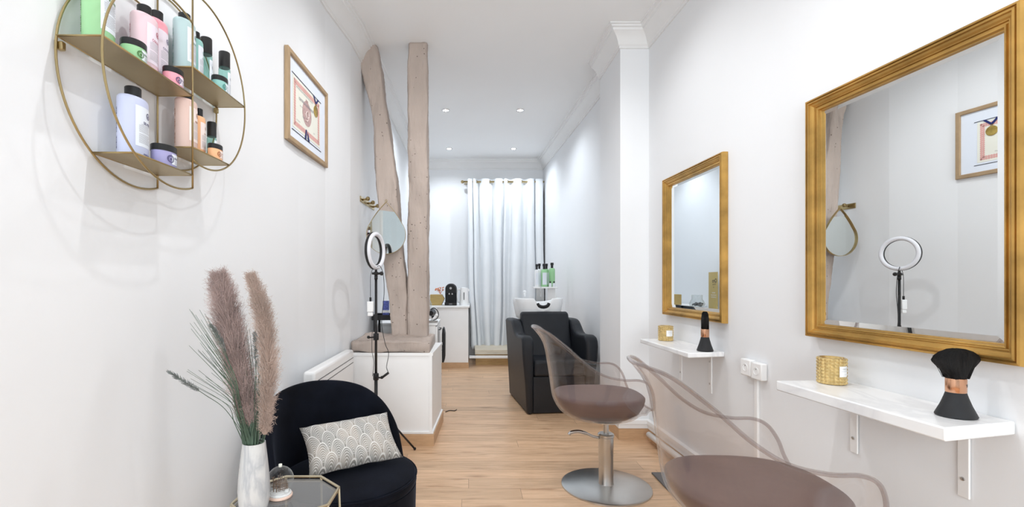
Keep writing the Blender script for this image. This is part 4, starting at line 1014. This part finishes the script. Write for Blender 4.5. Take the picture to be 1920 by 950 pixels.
# neck brushes
def neck_brush(label, x, y, z, rz, sz=1.0):
    t = thing('neck_brush', label, 'brush', (x, y, z), rz, 'black neck brushes on the shelves'); t.scale = (1, 1, sz)
    MB().lathe([(.0001, 0), (.050, 0), (.0520, .004), (.049, .012), (.038, .040), (.029, .070), (.025, .086), (.0001, .086)], 48, sy=.9, cap0=False, cap1=False).build('handle', M['blackmatt'], t, smooth=True)
    b = MB().lathe([(.0250, .084), (.0262, .086), (.0262, .132), (.0250, .134)], 48, sy=.9).build('ferrule', M['rose'], t, smooth=True)
    f = lambda u, zz: (.0265*sin(u/.0265), -.0240*cos(u/.0265), zz)
    pm = MB(); text_on(pm, f, 'TH', .014, .016, .110, bold=True); pm.build('ferrule_letters', M['ink'], b)
    prof = [(.024, .132, .021), (.031, .145, .021), (.047, .162, .021), (.063, .178, .021), (.077, .193, .021), (.080, .200, .020), (.073, .212, .019), (.055, .225, .017), (.030, .234, .013), (.008, .237, .006)]
    loops = []
    for a_, zz, b_ in prof:
        loops.append([(a_*cos(2*pi*i/96)*(1+.012*sin(i*7.3)), b_*sin(2*pi*i/96)*(1+.05*sin(i*5.1)), zz + (.0025*sin(i*3.7) if zz > .2 else 0)) for i in range(96)])
    MB().rings(loops, True, True, True).build('bristles', M['bristle'], t, smooth=2)
    random.seed(9); h = MB()
    for i in range(500):
        u = random.uniform(-1, 1); v = random.uniform(-1, 1); q = sqrt(1 - u*u)
        top = (.080*u, .024*v*q, .199 + .038*q*random.uniform(.93, 1.0)); bot = (.024*u, .02*v, .134)
        mid = (bot[0]*.45 + top[0]*.55 - .004*u, bot[1]*.4 + top[1]*.6, bot[2]*.5 + top[2]*.5)
        w = .0007; h.add([(bot[0]-w, bot[1], bot[2]), (bot[0]+w, bot[1], bot[2]), (mid[0]+w, mid[1], mid[2]), (mid[0]-w, mid[1], mid[2]), top], [(0, 1, 2, 3), (3, 2, 4)])
    o = h.build('loose_hairs', M['bristle'], t); o['kind'] = 'stuff'
neck_brush('black neck brush with rose gold band, its fan spread wide, on the near shelf', 1.497, 1.452, .9, radians(4), .87)
neck_brush('black neck brush seen edge on, on the far shelf', 1.432, 2.868, .893, radians(64))

# candle jars
def candle(label, x, y, z, rz):
    t = thing('candle_jar', label, 'candle', (x, y, z), rz, 'gold glass candle jars')
    n = 180; m = 64; loops = []
    R0, hh = .047, .105
    for j in range(m+1):
        zz = hh*j/m; l = []
        for i in range(n):
            a = 2*pi*i/n; bmp = abs(sin(a*9)) * abs(sin(pi*zz/hh*8))
            fl_ = 1 if not (abs(((a + pi/2 + pi) % (2*pi)) - pi) < .62 and .028 < zz < .08) else 0
            r = R0 + .0055*sqrt(bmp)*fl_; l.append((r*cos(a), r*sin(a), zz))
        loops.append(l)
    for r, zz in ((R0-.006, hh), (R0-.007, .012), (.001, .012)): loops.append([(r*cos(2*pi*i/n), r*sin(2*pi*i/n), zz) for i in range(n)])
    MB().rings(loops, True, True, True).build('jar', M['goldglass'], t, smooth=2)
    MB().lathe([(.0001, .0), (R0-.008, 0), (R0-.008, .06), (.0001, .06)], 32, (0, 0, .0125), cap0=False, cap1=False).build('wax', M['cream'], t, smooth=True)
    f = lambda off: (lambda u, zz: ((R0+off)*sin(u/R0), -(R0+off)*cos(u/R0), zz))
    lb = MB(); patch(lb, f(.0016), -.025, .025, .033, .075, 10); L = lb.build('label', M['trim'], t, smooth=2)
    pm = MB(); text_on(pm, f(.002), 'MAISON', .007, 0, .064); text_on(pm, f(.002), 'BOUGIE PARFUMÉE', .004, 0, .055); text_on(pm, f(.002), '150 g', .004, 0, .043); pm.build('print', M['greyink'], L)
candle('gold studded glass candle jar with white label on the near shelf', 1.478, 1.925, .9, radians(24))
candle('gold studded glass candle jar with white label on the far shelf', 1.408, 3.385, .893, radians(14))

# sockets, conduit, pipe, foot plate
def socket(label, y, x, z):
    t = thing('power_socket', label, 'socket', (x, y, z), -pi/2 + .06, 'white wall sockets')
    MB().box(-.0425, .0425, -.035, 0, -.045, .045).build('housing', M['white'], t, bevel=0.006)
    MB().lathe([(.021, 0), (.021, .002), (.018, .002), (.017, -.006), (.0001, -.006)], 28, cap0=False, cap1=False).build('recess', M['white'], t, smooth=True, loc=(0, -.035, 0)).rotation_euler = (pi/2, 0, 0)
    b = MB()
    for x_, z_ in ((-.009, 0), (.009, 0)): b.tube([(x_, -.030, z_), (x_, -.0295, z_)], .003, 10)
    b.tube([(0, -.036, .010), (0, -.028, .010)], .0025, 8); b.build('contacts', M['steelgrey'], t)
wx = lambda y: 1.535 + (2.8-y)/(2.8-2.15)*.03
socket('white wall socket nearer the far shelf, left of the pair', 2.585, wx(2.585)-.001, .845)
socket('white wall socket nearer the near shelf, right of the pair', 2.495, wx(2.495)-.001, .840)
tag(MB().box(-.014, 0, -.014, .014, .168, .798).build('cable_conduit', M['white'], bevel=0.003, loc=(wx(2.53)+.001, 2.53, 0)), 'white vertical cable conduit below the pair of wall sockets', 'conduit')
tag(MB().tube([(1.455, 3.83, .075), (1.50, 2.8, .075), (1.53, 2.15, .075), (1.55, 1.2, .075)], .022, 16).build('heating_pipe', M['white'], smooth=2), 'white pipe running along the foot of the right wall', 'pipe')
t = thing('floor_foot_plate', 'flat dark steel foot plate on the floor between the two acrylic chairs', 'foot plate', (1.33, 2.95, 0))
MB().box(-.085, .085, -.28, .28, 0, .012).build('plate', M['steelgrey'], t, bevel=0.003)

# ------------------------------------------------------------------ armchair and cushion
AX, AY = -.565, 2.23
t = thing('armchair', 'low round black velvet armchair with curved shell backrest in the left foreground', 'armchair', (AX, AY, 0))
MB().lathe([(.0001, .02), (.29, .02), (.305, .03), (.312, .36), (.0001, .36)], 72, cap0=False, cap1=False).build('base', M['velvet'], t, smooth=True)
MB().lathe([(.0001, .362), (.308, .362), (.314, .372), (.314, .395), (.306, .412), (.28, .420), (.15, .428), (.0001, .430)], 72, cap0=False, cap1=False).build('seat_cushion', M['velvet'], t, smooth=True)
MB().tube([(.313*cos(2*pi*i/72), .313*sin(2*pi*i/72), .404) for i in range(72)], .0045, 8, True).build('piping', M['velvet'], t, smooth=2)
hp = [(52, .30), (56, .43), (62, .54), (70, .62), (80, .685), (92, .735), (105, .765), (120, .783), (138, .79), (156, .783), (171, .765), (184, .735), (196, .685), (206, .62), (214, .54), (220, .43), (224, .30)]
hh = catmull([(a, z, 0) for a, z in hp], 5)
loops = []
for p in hh:
    a = radians(p.x); zt = p.y; ri, ro = .320, .372; flare = .03*max(0, (zt-.42))/.37
    sec = [(ri, .03), (ri, .40 if zt > .42 else zt*.8), (ri + flare*.6, zt - .05), (ri + flare + .006, zt - .015), (ri + flare + .022, zt), (ro + flare - .014, zt - .002), (ro + flare, zt - .025), (ro + flare*.4, min(.42, zt*.8)), (ro - .01, .03)]
    loops.append([(r*cos(a), r*sin(a), z) for r, z in sec])
MB().rings(loops, True, True, True).build('backrest', M['velvet'], t, smooth=2, sub=1)
for a in (20, 140, 260):
    MB().tube([(.22*cos(radians(a)), .22*sin(radians(a)), 0), (.22*cos(radians(a)), .22*sin(radians(a)), .022)], .018, 14).build('foot', M['black'], t, smooth=2)

def pillow():
    # corners: near-left bottom, near-right bottom, right top, left top
    A, B, C, D = Vector((-.700, 2.06, .455)), Vector((-.325, 2.31, .455)), Vector((-.425, 2.44, .64)), Vector((-.80, 2.22, .625))
    nrm = (B-A).cross(D-A).normalized()
    N = 28; Mv = 18; verts = []; faces = []; uvs = []
    idx = {}
    for side in (1, -1):
        for j in range(Mv+1):
            for i in range(N+1):
                u, v = i/N, j/Mv
                edge = (i in (0, N)) or (j in (0, Mv))
                if side == -1 and edge: idx[(side, i, j)] = idx[(1, i, j)]; continue
                # pulled-in sides between pointed corners
                uu = .5 + (u-.5)*(1 - .07*(1 - (2*v-1)**2)); vv = .5 + (v-.5)*(1 - .09*(1 - (2*u-1)**2))
                p = A*(1-uu)*(1-vv) + B*uu*(1-vv) + C*uu*vv + D*(1-uu)*vv
                th = .062 * (max(0, (1-(2*u-1)**4)*(1-(2*v-1)**4)))**.55
                wr = .010*noise.noise(Vector((u*7, v*5, side*3.0))) + .006*sin(u*16 + v*7)*(1-v)
                p = p + nrm*side*(th + (wr if not edge else 0))
                idx[(side, i, j)] = len(verts); verts.append(tuple(p))
    for side in (1, -1):
        for j in range(Mv):
            for i in range(N):
                q = [idx[(side, i, j)], idx[(side, i+1, j)], idx[(side, i+1, j+1)], idx[(side, i, j+1)]]
                uq = [(i/N, j/Mv), ((i+1)/N, j/Mv), ((i+1)/N, (j+1)/Mv), (i/N, (j+1)/Mv)]
                if side == -1: q = q[::-1]; uq = uq[::-1]
                faces.append(tuple(q)); uvs.append(uq)
    me = bpy.data.meshes.new('throw_cushion'); me.from_pydata(verts, [], faces); me.materials.append(M['scallop'])
    ul = me.uv_layers.new(name='UVMap'); k = 0
    for f in uvs:
        for a, b in f: ul.data[k].uv = (a*6.3 + .2, b*3.3 + .3); k += 1
    me.polygons.foreach_set('use_smooth', [True]*len(me.polygons))
    o = bpy.data.objects.new('throw_cushion', me); col.objects.link(o)
    tag(o, 'rectangular grey cushion with a white fan pattern leaning on the black armchair', 'cushion')
pillow()

# ------------------------------------------------------------------ octagonal glass side table
TX, TY, TZ = -.641, 1.662, .56
t = thing('side_table', 'octagonal gold wire side table with smoked glass top in the left foreground', 'table', (TX, TY, 0))
ap = .163; Rv = ap / cos(pi/8)
oc = lambda r, z, ph=pi/8: [(r*cos(ph + pi/4*i), r*sin(ph + pi/4*i), z) for i in range(8)]
MB().tube(oc(Rv, TZ), .005, 8, True).build('top_rim', M['brasspale'], t, smooth=2)
MB().tube(oc(Rv*.965, TZ-.016), .0035, 8, True).build('inner_rim', M['brasspale'], t, smooth=2)
MB().prism([(x, y) for x, y, z in oc(Rv*.955, 0)], TZ-.012, TZ-.006).build('glass_top', M['smoked'], t)
top = oc(Rv, TZ); low = oc(Rv*1.12, .004)
MB().tube(low, .005, 8, True).build('base_rim', M['brasspale'], t, smooth=2)
for i in range(8):
    MB().tube([top[i], low[i]], .0045, 8).build('leg', M['brasspale'], t, smooth=2)
VX, VY = -.714, 1.565; TT = TZ - .005
t = thing('vase', 'tall pale grey marble vase on the glass side table', 'vase', (VX, VY, TT))
MB().lathe([(.0001, 0), (.036, 0), (.042, .004), (.0475, .03), (.050, .07), (.048, .11), (.042, .17), (.036, .222), (.0355, .226), (.033, .226), (.033, .215), (.038, .17), (.044, .11), (.044, .02), (.0001, .012)], 56, cap0=False, cap1=False).build('body', M['vase'], t, smooth=True)
# snow globe
t = thing('glass_dome', 'small glass dome with a snowy bronze winter scene on the side table', 'ornament', (-.668, 1.668, TT), radians(15))
MB().lathe([(.0001, 0), (.040, 0), (.041, .002), (.041, .007), (.040, .009), (.0001, .009)], 40, cap0=False, cap1=False).build('wood_base', M['pinkwood'], t, smooth=True)
b = MB(); n = 40
lp_ = []
for r, z in ((.038, .009), (.037, .014), (.028, .018), (.015, .019), (.003, .019)): lp_.append([(r*cos(2*pi*i/n), r*sin(2*pi*i/n), z + .003*noise.noise(Vector((r*90*cos(2*pi*i/n), r*90*sin(2*pi*i/n), 0)))*(r < .037)) for i in range(n)])
b.rings(lp_, True, True, True).ball((.022, -.008, .02), .009, 12, sz=.7).build('snow', M['snow'], t, smooth=2)
pr = [(.038, .010)] + [(.0455*cos(radians(a)), .058 + .048*sin(radians(a))) for a in range(-50, 86, 9)] + [(.003, .106)]
MB().lathe(pr, 44, cap0=False, cap1=False).build('dome', M['glass'], t, smooth=2)
MB().tube([(0, 0, .104), (0, 0, .114)], .006, 12).build('cap', M['cream'], t, smooth=2)
random.seed(3)
b = MB()
for x, y, w, h_ in ((.0, .0, .007, .058), (.014, .004, .006, .045), (-.008, .012, .006, .04), (.022, -.002, .004, .034)):
    for k in range(int(h_/.006)):
        z = .017 + k*.006; b.box(x-w, x+w, y-.0012, y+.0012, z, z+.0022)
    b.box(x-w, x-w+.0012, y-.0012, y+.0012, .015, .017+h_).box(x+w-.0012, x+w, y-.0012, y+.0012, .015, .017+h_).box(x-.0006, x+.0006, y-.0012, y+.0012, .015, .017+h_+.006)
b.build('tower_figures', M['bronze'], t)
b = MB()
for x, y, h_ in ((-.022, .0, .056), (-.012, -.008, .048)):
    b.tube([(x, y, .014), (x, y, .014+h_)], .0016, 6)
    for k in range(34):
        a = random.uniform(0, 6.28); z = .03 + random.random()*(h_-.018); l = .013*(1-(z-.03)/h_*.8)
        b.tube([(x, y, z), (x+l*cos(a), y+l*sin(a)*.6, z+.006)], .0006, 4)
b.build('tree_figures', M['bronze'], t)

# ------------------------------------------------------------------ dried grasses
def ribbon(mb, pts, w0, w1=.0002):
    n = len(pts); L = []; 
    for i, p in enumerate(pts):
        f = i/(n-1); w = w0*(1-f) + w1*f
        d = (Vector(pts[min(i+1, n-1)]) - Vector(pts[max(i-1, 0)])).normalized(); s = d.cross(Vector((.3, -1, .15))).normalized()*w
        L.append((Vector(p)-s, Vector(p)+s))
    v = [tuple(q) for pr in L for q in pr]
    mb.add(v, [(2*i, 2*i+1, 2*i+3, 2*i+2) for i in range(n-1)])
def W(px, py, Y): return Vector(((px-880)*Y/885, Y, 1.3125-(py-528)*Y/885))
mouth = Vector((VX, VY, TT+.222))
def pampas(label, ctrl, rad, seed, m, count):
    random.seed(seed)
    t = thing('pampas_grass', label, 'dried grass', tuple(mouth), 0, 'pampas plumes in the vase')
    axis = catmull([p - mouth for p in ctrl], 10); n = len(axis)
    stem0 = axis[0]
    MB().tube(catmull([Vector((0, 0, -.12)), Vector((stem0.x*.3, stem0.y*.3, .0)), stem0, axis[n//2], axis[-1]], 8), .0016, 6).build('stem', M['grass'], t, smooth=2)
    b = MB()
    for k in range(count):
        f = random.random()**.9; i = min(int(f*(n-1)), n-2); base = axis[i].lerp(axis[i+1], f*(n-1)-i); d = (axis[i+1]-axis[i]).normalized()
        a = random.uniform(0, 2*pi); s = Vector((cos(a), sin(a), 0)); s = (s - d*s.dot(d)).normalized()
        r = rad(f) * random.uniform(.35, 1.1)
        L = r*random.uniform(1.2, 2.2)
        st = base + s*r*random.uniform(0, .35)
        p1 = st + s*r*.45 + d*L*.45; p2 = st + s*r*.85 + d*L*.85 + Vector((0, 0, -.002)); p3 = st + s*r*random.uniform(.95, 1.25) + d*L*random.uniform(.8, 1.15) + Vector((random.uniform(-.006, .006), random.uniform(-.006, .006), random.uniform(-.012, .004)))
        ribbon(b, [st, p1, p2, p3], .0005, .0002)
        if k % 3 == 0:
            for q in range(3):
                c = st.lerp(p3, random.uniform(.4, 1)); e = c + Vector((random.uniform(-1, 1), random.uniform(-1, 1), random.uniform(-.6, 1)))*.011
                ribbon(b, [c, e], .0004)
    o = b.build('plume', m, t); o['kind'] = 'stuff'
pampas('thick mauve pampas plume on the left, leaning left out of the marble vase',
       [W(470, 800, 1.57), W(462, 760, 1.57), W(447, 690, 1.575), W(433, 620, 1.58), W(421, 565, 1.585), W(412, 522, 1.59)], lambda f: .017 + .027*sin(pi*min(1, f*.97 + .03))**.8, 1, M['plume'], 8500)
pampas('thinner warm brown pampas plume on the right, curving upright from the marble vase',
       [W(497, 815, 1.55), W(500, 760, 1.545), W(503, 690, 1.545), W(497, 620, 1.55), W(487, 565, 1.55), W(472, 520, 1.55)], lambda f: .009 + .022*sin(pi*(.88 - .82*f)), 2, M['plume2'], 5600)
random.seed(7)
t = thing('faux_grass', 'spray of long green faux grass blades fanning left out of the marble vase', 'grass', tuple(mouth))
b = MB()
for i in range(120):
    if i < 74:
        px = random.uniform(350, 440); py = 575 + (440-px)*random.uniform(-.1, .35) + random.uniform(0, 130); Y = random.uniform(1.46, 1.56) if px < 385 else random.uniform(1.57, 1.66)
    else: px = random.uniform(440, 525); py = random.uniform(590, 730); Y = random.uniform(1.58, 1.68)
    tip = W(px, py, Y) - mouth
    s = Vector((tip.x*.10 + random.uniform(-.02, .02), random.uniform(-.02, .02), 0)); s.x = max(-.028, min(.028, s.x))
    mid = s.lerp(tip, .5) + Vector((-tip.x*.16, 0, .03))
    P = catmull([s + Vector((-s.x*.7, -s.y*.7, -.10)), s, s.lerp(mid, .55) , mid, tip], 5)
    ribbon(b, [tuple(p) for p in P], random.choice((.0013, .0019, .0030)), .0005)
o = b.build('blades', M['grass'], t); o['kind'] = 'stuff'
def foxtail(label, ctrl, head_from):
    t = thing('foxtail_stem', label, 'dried grass', tuple(mouth), 0, 'foxtail stems in the vase')
    ax = catmull([p - mouth for p in ctrl], 10); n = len(ax)
    MB().tube(ax, .0011, 5).build('stem', M['grass'], t, smooth=2)
    b = MB(); h0 = int(n*head_from)
    for k in range(260):
        f = random.random(); q = h0 + f*(n-1-h0); i = min(int(q), n-2); base = ax[i].lerp(ax[i+1], q-i); d = (ax[i+1]-ax[i]).normalized()
        s = Vector((random.gauss(0, 1), random.gauss(0, 1), random.gauss(0, 1))); s = (s - d*s.dot(d)).normalized()
        r = .0105*(sin(pi*min(1, .12+f*.85))**.6)
        r *= random.uniform(.5, 1.15); ribbon(b, [base, base + s*r*.6 + d*.003, base + s*r + d*.009], .0009, .0003)
    o = b.build('seed_head', M['foxtail'], t); o['kind'] = 'stuff'
st = mouth + Vector((-.012, -.01, -.08))
foxtail('curved foxtail stem reaching farthest left from the vase', [st, mouth + Vector((-.018, -.01, 0)), W(425, 770, 1.52), W(385, 740, 1.49), W(350, 718, 1.47), W(317, 697, 1.46)], .66)
foxtail('grey green foxtail stem just left of the thick pampas plume', [st, mouth + Vector((-.01, -.015, 0)), W(445, 735, 1.54), W(425, 665, 1.53), W(410, 630, 1.52), W(396, 610, 1.51)], .62)
foxtail('grey green foxtail stem between the two pampas plumes', [st + Vector((.012, 0, 0)), mouth + Vector((.005, -.01, 0)), W(478, 735, 1.54), W(480, 690, 1.53), W(479, 650, 1.53), W(477, 625, 1.53)], .60)
